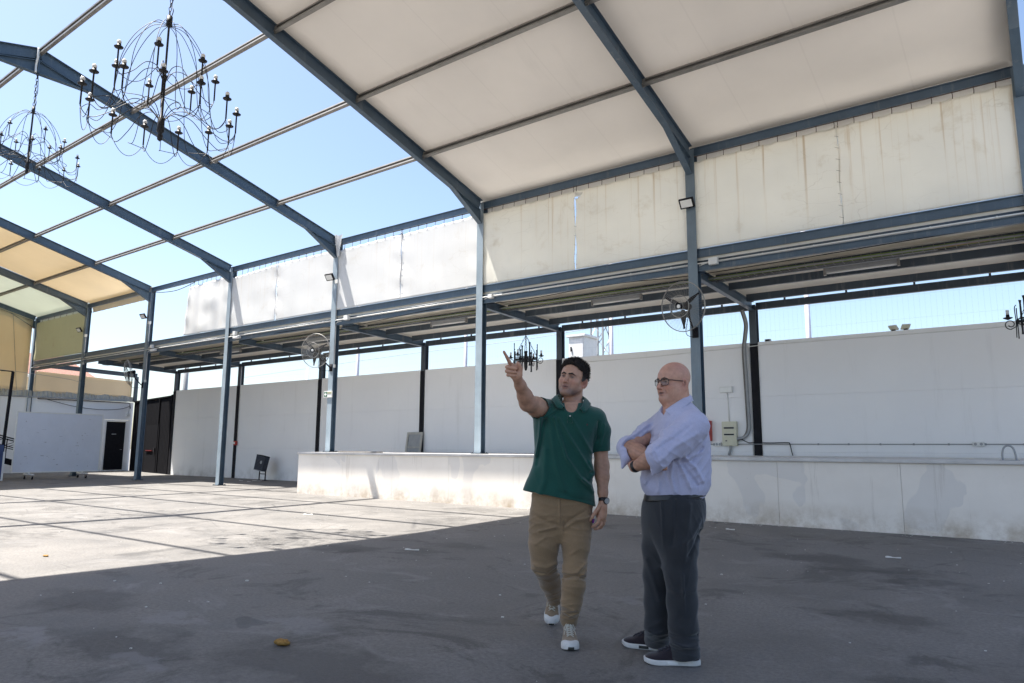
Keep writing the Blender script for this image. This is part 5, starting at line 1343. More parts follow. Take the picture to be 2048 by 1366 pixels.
def gtone(P):
    q = toh(P); n = len(P); c = np.tile(np.array([.48, .275, .185]), (n, 1))
    ax = np.abs(q[:, 0]); inh = (q[:, 2] > -.13) & (np.linalg.norm(q, axis=1) < .16)
    g = lambda cx, cy, cz, s: np.exp(-(((ax - cx) / s[0]) ** 2 + ((q[:, 1] - cy) / s[1]) ** 2 + ((q[:, 2] - cz) / s[2]) ** 2)) * inh
    def mix(w, col): nonlocal c; w = np.clip(w, 0, 1)[:, None]; c = c * (1 - w) + np.array(col) * w
    mix(g(.03, .07, -.095, (.05, .05, .028)) * .75 + g(.05, .03, -.085, (.03, .04, .04)) * .60 + g(0, .095, -.053, (.02, .03, .007)) * .6, (.165, .115, .105))
    mix(g(.04, .07, -.03, (.022, .04, .02)) * .45 + g(0, .11, -.035, (.014, .03, .014)) * .45 + g(.08, -.015, -.014, (.02, .03, .04)) * .7, (.45, .17, .125))
    mix(g(0, .095, -.0615, (.022, .02, .0045)) * .8 + g(0, .095, -.0735, (.019, .02, .005)) * .9, (.33, .125, .105))
    mix(g(0, .09, -.0675, (.020, .014, .0050)) * 1.0, (.02, .008, .008))
    mix(g(.0315, .085, .0005, (.0135, .02, .0050)) * .95, (.045, .028, .024)); mix(g(.0315, .085, .0085, (.018, .02, .0045)) * .5, (.13, .07, .055))  # socket shade and lashes painted dark into the skin tone
    mix(g(.080, -.012, -.010, (.010, .010, .017)) * .8, (.16, .06, .045)); mix(g(.0315, .085, .006, (.017, .02, .006)) * .55, (.14, .075, .06)); mix(g(.0315, .085, -.009, (.015, .02, .004)) * .35, (.20, .11, .09)); mix(g(.030, .085, -.054, (.006, .02, .012)) * .35, (.2, .11, .09))  # shade of ear hollow, lids and mouth fold painted into the skin
    mix(g(.0315, .08, .010, (.016, .02, .007)) * .35, (.25, .13, .10))
    # sun-reddened finger of the raised hand, hair tint on the forearms
    mix(np.exp(-(np.linalg.norm(P - A32(pt(1010, 708, t0)), axis=1) / .045) ** 2) * .6, (.48, .17, .14))
    for a, b in ((E1, W1), (E2, W2)): mix(np.exp(-(cone(P, a * .9 + b * .1, a * .15 + b * .85, .045, .03) / .03) ** 2) * .30 * (np.sin(P[:, 2] * 210 + P[:, 0] * 90) * .15 + .85), (.22, .125, .085))
    return c
lo = [-.48, -.62, .62]; hi = [.42, .20, 2.0]
sculpt('body', gbody, lo, hi, .0042, 'skin', gm, gtone)
eyes(gm, hc, HR, hs, (-.25, .9, .35))
# hair, brows
def ghair(P):
    q = toh(P); ax = np.abs(q[:, 0]); qa = np.stack([ax, q[:, 1], q[:, 2]], 1)
    top = np.clip((q[:, 2] - .055) / .05, 0, 1); fwd_ = np.clip((q[:, 1] + .02) / .08, 0, 1)
    d = head_sdf(q, False) - .0075 - top * (.008 + .008 * fwd_)
    d = d - (.0022 + .0040 * top) * wav(q * np.array([1, .55, .8], np.float32), 3, 210, 7) - .0025 * top * wav(q, 9, 90, 5)
    fr = plane(q, (0, .066, .070), (0, .72, -.69)) + .004 * wav(q, 12, 120, 5)
    lowb = plane(q, (0, -.03, -.020), (0, .30, -1))
    side = plane(qa, (.07, .026, .0), (-.1, 1, -.16))
    burn = np.where(q[:, 2] < .05, np.maximum(side, -1), -1).astype(np.float32)
    cut = np.where(ax > .042, np.minimum(fr + .5 * np.clip(.06 - q[:, 2], 0, 1), np.maximum(fr, burn)), fr).astype(np.float32)
    cut = np.where((ax > .042) & (q[:, 2] < .055), side, fr).astype(np.float32)
    d = smax(d, smax(cut, lowb, .006), .006)
    earz = ell(qa, (.080, -.014, -.014), (.016, .024, .038)); return smax(d, -earz, .004) * hs
def gh_t(P):
    q = toh(P); c = np.tile(np.array([.026, .021, .019]), (len(P), 1)); w = np.clip((.035 - q[:, 2]) / .05, 0, 1) * np.clip((np.abs(q[:, 0]) - .045) / .02, 0, 1)
    return c * (1 - w[:, None] * .8) + np.array([.15, .145, .145]) * w[:, None] * .8
hr_ = sculpt('hair', ghair, hc - .17, hc + .17, .0036, 'hair', gm, gh_t)
def strands(parent, src, n, ln, seed, keep, mat='hair'):
    rg = np.random.default_rng(seed); me = src.data; nv = len(me.vertices); co = np.empty(nv * 3, np.float32); no = np.empty(nv * 3, np.float32)
    me.vertices.foreach_get('co', co); me.vertices.foreach_get('normal', no); co = co.reshape(-1, 3); no = no.reshape(-1, 3)
    ok = np.argwhere(keep(co, no)).ravel(); ii = rg.choice(ok, n); p, m_ = co[ii], no[ii]
    flow = A32([.25, -.15, .55]) + rg.normal(size=(n, 3)).astype(np.float32) * .45; d = m_ * .75 + flow; d /= np.linalg.norm(d, axis=1)[:, None]
    sd = np.cross(d, rg.normal(size=(n, 3))); sd /= np.linalg.norm(sd, axis=1)[:, None]; l = (ln * rg.uniform(.5, 1.3, n))[:, None]
    p = p - m_ * .002; v = np.stack([p - sd * .0012, p + sd * .0012, p + d * l * .6 + sd * .0009 + flow * .002, p + d * l], 1).reshape(-1, 3)
    mb = MB(); mb.v = [tuple(map(float, q)) for q in v]; mb.f = [(4 * i, 4 * i + 1, 4 * i + 2, 4 * i + 3) for i in range(n)]
    o = mb.build('hair_strands', mat, parent); at = o.data.color_attributes.new('Tone', 'FLOAT_COLOR', 'POINT')
    tone = gh_t(A32(v)) * np.repeat(rg.uniform(.5, 1.6, n), 4)[:, None]; at.data.foreach_set('color', np.concatenate([tone, np.ones((len(v), 1))], 1).astype(np.float32).ravel()); return o
def brow_part(parent, c, R, s, th, tone, lift=.0):
    def f(P):
        q = (P - A32(c)) @ A32(R / s).T; z = np.zeros(len(q), np.float32); a2 = np.stack([np.abs(q[:, 0]), z, q[:, 2]], 1)
        d = chain(a2, [(.011, 0, .0185 + lift), (.030, 0, .0245 + lift), (.049, 0, .0165 + lift)], [th * .9, th, th * .45], .004)
        d = smax(d, head_sdf(q, False) - .0030 - .0012 * wav(q, 5, 500, 5), .0015); return np.maximum(d, .03 - q[:, 1]) * s
    sculpt('eyebrows', f, c - .13, c + .13, .0028, 'hair', parent, lambda P: np.tile(np.array(tone), (len(P), 1)))
strands(hr_, hr_, 5200, .016, 4, lambda c, n: (toh(c)[:, 2] > .0) & ((n @ A32(HR[1])) > -.9))
brow_part(gm, hc, HR, hs, .0046, (.035, .026, .022), -.0015)
# polo shirt
aR = (E1 - S1) / np.linalg.norm(E1 - S1); cutR = pt(1071, 814, -.105); aL = (E2 - S2) / np.linalg.norm(E2 - S2); cutL = S2 + aL * .225
gf = [([pt(1108, 836, -.13), pt(1118, 870, -.14), pt(1132, 915, -.15), pt(1160, 955, -.15), pt(1182, 972, -.10)], .012, .010),
      ([pt(1118, 838, -.13), pt(1134, 868, -.14), pt(1158, 905, -.14), pt(1180, 940, -.10)], .012, .009),
      ([pt(1100, 838, -.13), pt(1104, 880, -.14), pt(1112, 930, -.15), pt(1128, 980, -.155)], .016, .007),
      ([pt(1081, 836, -.11), pt(1077, 875, -.11), pt(1070, 912, -.08)], .010, .010), ([pt(1090, 838, -.12), pt(1083, 880, -.125), pt(1074, 930, -.11)], .012, -.008),
      ([pt(1144, 838, -.13), pt(1160, 868, -.13), pt(1182, 905, -.07)], .011, .007), ([pt(1165, 960, -.14), pt(1188, 985, -.10)], .014, .008), ([pt(1120, 985, -.15), pt(1150, 1000, -.15), pt(1185, 1004, -.1)], .02, -.006),
      ([pt(1090, 900, -.13), pt(1088, 960, -.14), pt(1080, 985, -.13)], .02, .008), ([pt(1178, 925, -.06), pt(1187, 946, -.04), pt(1178, 958, -.05)], .014, .011), ([pt(1195, 845, -.05), pt(1194, 880, -.03)], .010, -.007), ([pt(1208, 850, -.04), pt(1200, 890, -.04)], .010, .006),
      ([pt(1100, 812, -.08), pt(1086, 830, -.10)], .010, -.008), ([pt(1112, 820, -.11), pt(1090, 836, -.12)], .010, .007)]
def hemplane(P):
    a, b, c = pt(1060, 983, -.13), pt(1187, 1012, -.12), pt(1042, 981, .13)
    n = np.cross(b - a, c - a); n = n if n[2] < 0 else -n; return plane(P, a, n)
def polo(P):
    d = TL(P)
    sr = smax(cone(P, pt(1096, 824, .01), pt(1064, 811, -.16), .086, .070), plane(P, cutR, aR), .006)
    sl_ = smax(chain(P, [pt(1189, 838, .01), pt(1200, 862, .015), S2 + aL * .3], [.078, .069, .0575], .02), plane(P, cutL, aL), .006)
    d = smin(d, sr, .05); d = smin(d, sl_, .03)
    d = smax(d, hemplane(P), .006)
    d = d - 1.3 * folds(P, gf) - .0022 * wav(P * A32([1, 1, .45]), 8, 36, 6) - .0045 * ridg(P, (34, 12, 20), 51, .8) * near(P, pt(1140, 905, -.1), (.16, .4, .17)) - .004 * ridg(P, (60, 10, 14), 52) * near(P, pt(1075, 845, 0), (.05, .3, .09)) - .0040 * ridg(P, (30, 10, 62), 53) * near(P, pt(1182, 940, 0), (.05, .3, .09)) - .003 * ridg(P, (48, 10, -22), 54) * near(P, pt(1198, 870, 0), (.06, .3, .08)) - .0028 * ridg(P, (44, 5, 8), 55) * near(P, pt(1090, 955, 0), (.12, .4, .08))
    # openings
    d = smax(d, -(smax(arm(P, S1, E1, W1, .066, .052, .0295, .048) - .007, np.maximum(-plane(P, cutR - aR * .05, aR), -TL(P) + .004), .004)), .004)
    d = smax(d, -(smax(arm(P, S2, E2, W2, .053, .046, .0275, .046) - .002, np.maximum(-plane(P, cutL - aL * .05, aL), -TL(P) + .004), .004)), .004)
    inner = smax(TL(P) + .024, -hemplane(P) - .14, .01); d = smax(d, -inner, .004)
    d = smax(d, -cone(P, pt(1143, 790, .0), pt(1143, 812, .0), .072, .066), .006)
    d = smax(d, -chain(P, [pt(1142, 798, -.06), pt(1142, 811, -.120), pt(1140, 827, -.152)], [.052, .046, .006], .006), .005)
    return d
ps = sculpt('polo_shirt', polo, lo, hi, .0046, 'polo', gm)
# collar, placket, button, chest mark
def collar(parent, mat, ring, drop, lift, n=40, name='collar', thick=.004):
    m = MB(); m.grid(lambda u, v: tuple(ring(u) + drop(u) * v + lift(u) * math.sin(PI * min(1, v * 1.1))), n, 6); return m.build(name, mat, parent, True, thick=thick)
def collar_ribbon(parent, mat, st, ptf, bulge=.010, n=5):
    A = cat_rom([ptf(*a) for a, b in st], 6); Bq = cat_rom([ptf(*b) for a, b in st], 6); c = sum(A, Vector()) / len(A); m = MB(); v = []
    for a, b in zip(A, Bq):
        o = (a + b) / 2 - c; o.z = abs(o.z) * .3 + .02; o.normalize()
        for q in range(n + 1):
            u = q / n; v.append(a.lerp(b, u) + o * bulge * math.sin(PI * min(1, u * 1.0 + .18)) )
    m.add(v, [(i * (n + 1) + q, (i + 1) * (n + 1) + q, (i + 1) * (n + 1) + q + 1, i * (n + 1) + q + 1) for i in range(len(A) - 1) for q in range(n)])
    # the stand that the flap folds over
    w = []
    for a in A:
        o = (c - a); o.z = 0; o.normalize(); w += [a + o * .004, a + o * .006 - Vector((0, 0, .03))]
    m.add(w, [(2 * i, 2 * i + 2, 2 * i + 3, 2 * i + 1) for i in range(len(A) - 1)])
    return m.build('collar', mat, parent, True, thick=.0035)
collar_ribbon(ps, 'polo', [((1128.5, 814, -.122), (1122.5, 817.5, -.140)), ((1123, 806, -.105), (1113.5, 815, -.135)), ((1119, 797, -.065), (1106, 804, -.085)), ((1118, 790, -.02), (1103.5, 797, -.005)), ((1128, 786, .07), (1124, 795, .10)), ((1153, 788, .075), (1159, 798, .10)), ((1165.5, 795, .0), (1179, 805, .01)), ((1164.5, 803, -.06), (1179, 813, -.065)), ((1161.5, 812, -.105), (1172, 822, -.128)), ((1158, 818.5, -.122), (1166.5, 825, -.140))], pt)
pk = MB()
for dx in (-5.5, 5.5):
    pk.tube([pt(1139.5 + dx * .7, 828, -.1475), pt(1139 + dx, 846, -.1495)], .0016, 5)
pk.tube([pt(1133.5, 846, -.1495), pt(1144.5, 846, -.1495)], .0016, 5)
pk.build('placket_seam', 'polo', ps, True)
MB().ball(pt(1139.5, 832, -.1475), .0055, 10, (1, .6, 1)).build('button', 'sole', ps, True)
mk = MB()
for dx, dz, r in ((-.006, 0, .0045), (.0, .002, .005), (.006, 0, .0045), (-.007, -.006, .0025), (.006, -.006, .0025)): mk.ball(pt(1172, 849, -.114) + np.array([dx, -.002, dz]), r, 8, (1, .5, 1))
mk.build('chest_emblem', plain('dark_red_thread', (.10, .01, .02), .7), ps, True)
# trousers
pr = [(975, 1064, 1184, .118), (1000, 1062, 1185, .122), (1025, 1060, 1184, .124), (1050, 1059, 1182, .120), (1066, 1060, 1180, .115), (1082, 1066, 1176, .09)]
PL = Loft([row(G, *r) for r in pr], 2.4)
kL, aLk = pt(1148.5, 1140, tf * .45), pt(1136.5, 1243, tf + .185)
tRk = tb - .02
leg1 = [pt(1150, 1040, .0), pt(1151, 1090, tf * .25), kL, pt(1146.5, 1172, tf * .6), pt(1142, 1204, tf * .8 + .05), aLk]
leg1r = [.100, .088, .0735, .0715, .0640, .0560]
leg2 = [pt(1090, 1040, .0), pt(1086.5, 1090, -.03), pt(1087, 1128, -.02), pt(1099, 1163, tRk * .42), pt(1110.5, 1199, tRk * .84)]
leg2r = [.100, .0960, .0810, .0680, .0580]
tfld = [([pt(1064, 1030, -.12), pt(1095, 1045, -.13), pt(1118, 1052, -.12)], .011, -.008), ([pt(1078, 1062, -.12), pt(1110, 1055, -.12)], .010, .007), ([pt(1180, 1035, -.1), pt(1150, 1042, -.13), pt(1126, 1056, -.12)], .011, .008), ([pt(1172, 1022, -.12), pt(1140, 1040, -.13), pt(1122, 1058, -.11)], .010, -.007), ([pt(1128, 1045, -.12), pt(1128, 1062, -.11)], .008, -.008),
        ([pt(1118, 1000, -.125), pt(1119, 1045, -.13)], .006, .006),
        ([pt(1170, 1130, tf * .45 - .07), pt(1148, 1148, tf * .45 - .08), pt(1126, 1144, tf * .45 - .05)], .010, .009), ([pt(1171, 1160, tf * .5 - .06), pt(1150, 1150, tf * .5 - .08), pt(1128, 1158, tf * .5 - .05)], .009, -.010), ([pt(1170, 1146, tf * .5 - .06), pt(1150, 1158, tf * .5 - .07)], .009, .007),
        ([pt(1121, 1228, tf + .03), pt(1140, 1234, tf + .05), pt(1156, 1226, tf + .09)], .009, .011), ([pt(1118, 1240, tf + .05), pt(1138, 1244, tf + .06), pt(1154, 1236, tf + .1)], .008, -.009), ([pt(1124, 1215, tf * .9), pt(1148, 1222, tf * .9)], .010, .006),
        ([pt(1068, 1130, -.08), pt(1092, 1136, -.10), pt(1112, 1126, -.08)], .012, .009), ([pt(1072, 1142, -.05), pt(1095, 1146, -.06), pt(1115, 1136, -.05)], .009, -.010), ([pt(1085, 1165, .1), pt(1118, 1150, .08)], .010, .007), ([pt(1096, 1180, .2), pt(1120, 1172, .2)], .009, .007), ([pt(1155, 1098, -.14), pt(1140, 1108, -.15)], .010, .006), ([pt(1090, 1075, -.13), pt(1070, 1088, -.11)], .01, .005)]
def chino(P):
    d = PL(P)
    l1 = smax(chain(P, leg1, leg1r, .03), plane(P, aLk, (aLk - leg1[-2]) + np.array([0, .05, 0])), .006); l2 = smax(chain(P, leg2, leg2r, .03), plane(P, leg2[-1], leg2[-1] - leg2[-2]), .006)
    d = smin(d, smin(l1, l2, .012), .03)
    d = d - 1.3 * folds(P, tfld) - .0022 * wav(P * A32([1, 1, .6]), 21, 42, 6) - .0060 * ridg(P, (-18, 8, 58), 61) * near(P, pt(1087, 1050, -.1), (.10, .3, .075)) - .0060 * ridg(P, (22, 8, 58), 62) * near(P, pt(1155, 1050, -.1), (.10, .3, .075)) - .0065 * ridg(P, (10, 4, 66), 63) * near(P, pt(1148, 1150, tf * .5), (.11, .3, .075)) - .0065 * ridg(P, (-14, 4, 66), 64) * near(P, pt(1092, 1140, 0), (.12, .3, .07)) - .0080 * ridg(P, (8, 4, 80), 65) * near(P, pt(1138, 1230, tf), (.1, .4, .07)) - .006 * ridg(P, (-20, 4, 70), 66) * near(P, pt(1108, 1185, tb), (.1, .5, .07)) - .003 * ridg(P, (10, 6, 40), 67)
    return d
tr_ = sculpt('trousers', chino, [-.36, -.45, .02], [.30, .75, 1.12], .0052, 'chino', gm)
# shoes
hx = pt(1137.5, 1290, tf + .13)
T1 = shoe_T((hx[0] + .004, tf + .245, .0), (hx[0] - .002, tf - .05, .0)); T1[2, 3] = 0
shoe(gm, T1, 'suede', 'sole', 'tread', 'lace', .295, .108, .0, None, 'sole')
toe = pt(1103, 1250, tb + .0); th = np.array([toe[0] + .030, tb + .205, .165]); T2 = shoe_T(th, (toe[0] - .004, tb - .03, .0))
shoe(gm, T2, 'suede', 'sole', 'tread', 'lace', .285, .105, .0, None, 'sole')
# wrist watch
wc = pt(1206, 1000, -.038); wd = (W2 - E2) / np.linalg.norm(W2 - E2)
wt = MB().lathe([(.0305, -.011), (.0335, -.011), (.0335, .011), (.0305, .011), (.0295, 0)], wc, 24, wd).build('wristwatch', 'leather', gm, True)
fn_ = np.array([.45, -.88, -.1]); fn_ /= np.linalg.norm(fn_); fc = wc + fn_ * .034
MB().lathe([(0, -.006), (.021, -.006), (.0225, 0), (.0215, .006), (.0185, .007), (0, .0065)], fc, 24, fn_).build('case', 'leather', wt, True)
MB().lathe([(0, 0), (.0178, 0), (.0178, .0009), (0, .001)], fc + fn_ * .0068, 24, fn_).build('dial', plain('grey_dial', (.42, .43, .43), .3), wt)
# the small thing he holds
lt = thing('lighter', 'tiny white and violet object held in the lowered hand', 'small object', (0, 0, 0)); lt.matrix_world = G.mat(); ORIG.pop(lt.name, None)
a, b = pt(1189, 1028, -.07), pt(1185, 1046, -.072)
MB().tube([a, a * .45 + b * .55], .0075, 8).build('white_half', 'sole', lt, True); MB().tube([a * .449 + b * .551, b], .0072, 8).build('violet_half', plain('violet_plastic', (.16, .03, .20), .4), lt, True)
# ---- bald man with glasses, arms crossed
Bm = Frame(1340, 1322); pt = Bm.pt
bm_ = bpy.data.objects.new('person', None); COL.objects.link(bm_); bm_.matrix_world = Bm.mat(); bm_.empty_display_size = .2
tag(bm_, 'bald man with glasses in lilac shirt and grey trousers, arms crossed', 'person', 'people')
hcB = pt(1345.5, 766, .0); hsB = 1.03
HRB = hframe((-.87, -.49, .02), (.02, .0, 1.0))
def tohB(P): return (P - A32(hcB)) @ A32(HRB / hsB).T
SL_, EL_, WL_ = pt(1388, 852, -.175), pt(1312, 914, -.275), pt(1268, 934, -.135)
SR_, ER_, WR_ = pt(1326, 846, .17), pt(1259, 897, .03), pt(1303, 919, -.17)
brow_ = [(806, 1326, 1382, .085, 0), (814, 1320, 1392, .13, 0), (826, 1314, 1401, .175, 0), (842, 1308, 1409, .195, 0), (862, 1303, 1415, .195, 0), (888, 1298, 1419, .188, 0), (915, 1290, 1421, .180, 0), (940, 1282, 1422, .178, 0), (962, 1278, 1421, .176, 0), (978, 1281, 1418, .172, 0), (988, 1288, 1412, .164, 0), (996, 1294, 1406, .155, 0)]
TB = Loft([row(Bm, *r) for r in brow_], 2.25)
coreB = Loft([row(Bm, y, l + 9, r - 9, ry - .032) for y, l, r, ry, c in brow_[1:]], 2.2)
def bhands(P):
    d = cone(P, WL_, pt(1263, 929, -.02), .027, .026)                                   # left hand slips under the right arm
    d = smin(d, ell(P, pt(1262, 925, .06), (.022, .042, .028)), .015)
    for i in range(4):
        y = 929 + i * 4.4; y -= 8; d = smin(d, chain(P, [pt(1261, y, .09), pt(1261, y + .5, .12), pt(1266, y + 1, .14)], [.0105, .0098, .0085], .004), .005)
    d = smin(d, chain(P, [pt(1264, 922, -.01), pt(1266, 918, .03), pt(1268, 917, .06)], [.013, .011, .009], .004), .006)
    d = smin(d, cone(P, WR_, pt(1314, 924, -.215), .027, .026), .015)                  # right hand under the left arm, finger tips peeping out
    d = smin(d, ell(P, pt(1317, 926, -.23), (.035, .024, .026)), .015)
    for i in range(4):
        d = smin(d, chain(P, [pt(1319, 920 + i * 4.6, -.24), pt(1326, 925 + i * 4.2, -.262), pt(1331, 927 + i * 3.8, -.268)], [.0105, .0098, .0085], .004), .005)
    d = smin(d, chain(P, [pt(1309, 914, -.225), pt(1314, 909, -.24), pt(1320, 908, -.245)], [.013, .011, .009], .004), .006)
    return d
def bbody(P):
    d = head_sdf(tohB(P), True, .0070, 1.14, 1.1) * hsB
    q = tohB(P); d = smin(d, ell(q, (0, .015, -.105), (.052, .058, .030)) * hsB, .03)     # soft double chin
    d = smin(d, cone(P, pt(1356, 822, .0), pt(1354, 784, .0), .076, .070), .03)
    d = smin(d, coreB(P), .04)
    d = smin(d, chain(P, [SL_ + np.array([0, .03, 0]), EL_], [.045, .045], .02), .03); d = smin(d, chain(P, [EL_, EL_ * .6 + WL_ * .4, WL_], [.048, .046, .030], .02), .02)
    d = smin(d, chain(P, [SR_, ER_], [.05, .05], .02), .03); d = smin(d, chain(P, [ER_, ER_ * .6 + WR_ * .4, WR_], [.048, .049, .032], .02), .02)
    return smin(d, bhands(P), .012)
def btone(P):
    q = tohB(P); n = len(P); c = np.tile(np.array([.52, .285, .20]), (n, 1)); ax = np.abs(q[:, 0]); inh = (np.linalg.norm(q, axis=1) < .17)
    g = lambda cx, cy, cz, s: np.exp(-(((ax - cx) / s[0]) ** 2 + ((q[:, 1] - cy) / s[1]) ** 2 + ((q[:, 2] - cz) / s[2]) ** 2)) * inh
    def mix(w, col): nonlocal c; w = np.clip(w, 0, 1)[:, None]; c = c * (1 - w) + np.array(col) * w
    mix(g(.02, -.0, .11, (.06, .09, .05)) * .5, (.47, .20, .155))
    mix(g(.04, .07, -.03, (.022, .04, .02)) * .45 + g(0, .11, -.035, (.014, .03, .014)) * .5 + g(.08, -.015, -.014, (.02, .03, .04)) * .55, (.47, .17, .125))
    mix(g(.03, .07, -.095, (.05, .05, .03)) * .35, (.30, .19, .15))
    mix(g(.07, -.03, .0, (.02, .05, .03)) * .35, (.33, .22, .185))
    mix(g(0, .095, -.0615, (.022, .02, .0045)) * .7 + g(0, .095, -.0735, (.019, .02, .005)) * .8, (.33, .14, .115))
    mix(g(0, .09, -.0675, (.020, .014, .0055)) * 1.0, (.02, .008, .008))
    mix(g(.0315, .085, .0005, (.0135, .02, .0050)) * .9, (.06, .035, .03))  # eye slits darkened, socket shade and lashes in the colour
    mix(g(.080, -.010, -.010, (.010, .010, .017)) * .85, (.15, .06, .045)); mix(g(.0315, .085, .005, (.017, .02, .007)) * .55, (.17, .09, .07)); mix(g(.030, .085, -.054, (.006, .02, .012)) * .4, (.2, .11, .09)); mix(g(.0, .09, -.084, (.02, .02, .004)) * .35, (.2, .11, .09))  # ear hollow, lids, mouth fold and chin groove darkened with painted shade
    for a, b in ((EL_, WL_), (ER_, WR_)): mix(np.exp(-(cone(P, a, a * .15 + b * .85, .048, .032) / .03) ** 2) * .5 * (np.sin(P[:, 2] * 260 + P[:, 0] * 160) * .2 + .8), (.205, .12, .075))
    return c
loB = [-.42, -.42, .62]; hiB = [.36, .36, 1.98]
sculpt('body', bbody, loB, hiB, .0042, 'skin', bm_, btone)
eyes(bm_, hcB, HRB, hsB, (.1, .95, .05))
brow_part(bm_, hcB, HRB, hsB, .0032, (.19, .12, .09), -.001)
# glasses
gl = MB(); hp = lambda x, y, z: hcB + HRB.T @ (np.array([x, y, z]) * hsB)
lens = MB()
for sx in (-1, 1):
    pts = []
    for i in range(33):
        a = 2 * PI * i / 32; ex = .0265 * np.sign(math.cos(a)) * abs(math.cos(a)) ** .55; ez = .0185 * np.sign(math.sin(a)) * abs(math.sin(a)) ** .6
        pts.append(hp(sx * .0335 + ex * (1 + .06 * math.sin(a)), .1015 - 2.2 * abs(.0335 + sx * ex * 0 - .0335) - 4.0 * (sx * .0335 + ex) ** 2, -.004 + ez))
    gl.tube(pts[:-1] + [pts[0]], [.0030 if p[2] > hp(sx * .03, .1, .006)[2] else .0017 for p in pts], 6, False)
    lens.add([tuple(p) for p in pts[:-1]], [tuple(range(32))])
    gl.tube([hp(sx * .060, .0885, .008), hp(sx * .072, .078, .008), hp(sx * .0775, .040, .007), hp(sx * .0815, -.004, .006), hp(sx * .0815, -.022, -.004)], .0026, 6)
gl.tube(cat_rom([hp(-.0085, .101, .004), hp(0, .1055, .007), hp(.0085, .101, .004)], 4), .0026, 6)
go = gl.build('glasses', 'leather', bm_, True)
def lens_mat():
    m, nt, B, N, K = M('lens_glass'); T = N.new('ShaderNodeBsdfTransparent'); T.inputs[0].default_value = (.82, .84, .86, 1); Gs = N.new('ShaderNodeBsdfGlossy'); Gs.inputs['Roughness'].default_value = .02
    fz = N.new('ShaderNodeFresnel'); fz.inputs[0].default_value = 1.5; mx = N.new('ShaderNodeMixShader'); K.new(fz.outputs[0], mx.inputs[0]); K.new(T.outputs[0], mx.inputs[1]); K.new(Gs.outputs[0], mx.inputs[2]); K.new(mx.outputs[0], N['Material Output'].inputs['Surface']); return m
lens.build('lenses', lens_mat(), go)
# shirt with rolled sleeves
def sleeve(P, S_, E_, W_, r0, r1, ext):
    dvec = (W_ - E_) / np.linalg.norm(W_ - E_); c = E_ + dvec * ext
    d = chain(P, [S_, S_ * .5 + E_ * .5, E_, c + dvec * .03], [r0, (r0 + r1) / 2, r1, r1 * .96], .035)
    return smax(d, plane(P, c, dvec), .006), c, dvec
aL_ = (EL_ - SL_) / np.linalg.norm(EL_ - SL_)
bf = [([pt(1372, 842, -.2), pt(1340, 868, -.25), pt(1300, 905, -.33)], .012, .007), ([pt(1392, 868, -.24), pt(1350, 892, -.32), pt(1318, 922, -.34)], .014, .009), ([pt(1380, 850, -.22), pt(1345, 880, -.31), pt(1312, 898, -.33)], .010, -.007),
      ([pt(1398, 884, -.17), pt(1378, 905, -.19), pt(1352, 918, -.19)], .012, .012), ([pt(1404, 896, -.15), pt(1384, 922, -.18), pt(1356, 930, -.19)], .010, -.010), ([pt(1410, 880, -.10), pt(1402, 905, -.14), pt(1372, 918, -.19)], .010, .009),
      ([pt(1366, 912, -.19), pt(1390, 935, -.17), pt(1404, 962, -.13)], .012, .011), ([pt(1356, 918, -.19), pt(1368, 945, -.19), pt(1380, 975, -.17)], .011, .011), ([pt(1360, 922, -.19), pt(1376, 945, -.18), pt(1394, 970, -.15)], .010, -.010), ([pt(1346, 925, -.19), pt(1342, 955, -.185), pt(1350, 985, -.17)], .010, .009),
      ([pt(1334, 930, -.18), pt(1320, 960, -.18), pt(1316, 986, -.16)], .010, .008), ([pt(1318, 945, -.17), pt(1300, 965, -.16), pt(1292, 985, -.14)], .010, -.008), ([pt(1300, 945, -.12), pt(1288, 968, -.10)], .012, .008), ([pt(1414, 905, -.06), pt(1412, 945, -.06), pt(1416, 968, -.05)], .012, .008),
      ([pt(1320, 842, -.18), pt(1308, 868, -.17), pt(1302, 895, -.15)], .010, -.008), ([pt(1330, 845, -.19), pt(1318, 870, -.2)], .010, .007), ([pt(1392, 836, -.15), pt(1406, 858, -.12)], .007, -.008), ([pt(1400, 832, -.05), pt(1408, 842, -.06)], .008, .009), ([pt(1312, 850, .05), pt(1285, 870, .03), pt(1268, 886, .0)], .012, .010), ([pt(1305, 872, .0), pt(1284, 884, -.02)], .010, -.009), ([pt(1300, 885, -.03), pt(1272, 892, -.03)], .009, .008)]
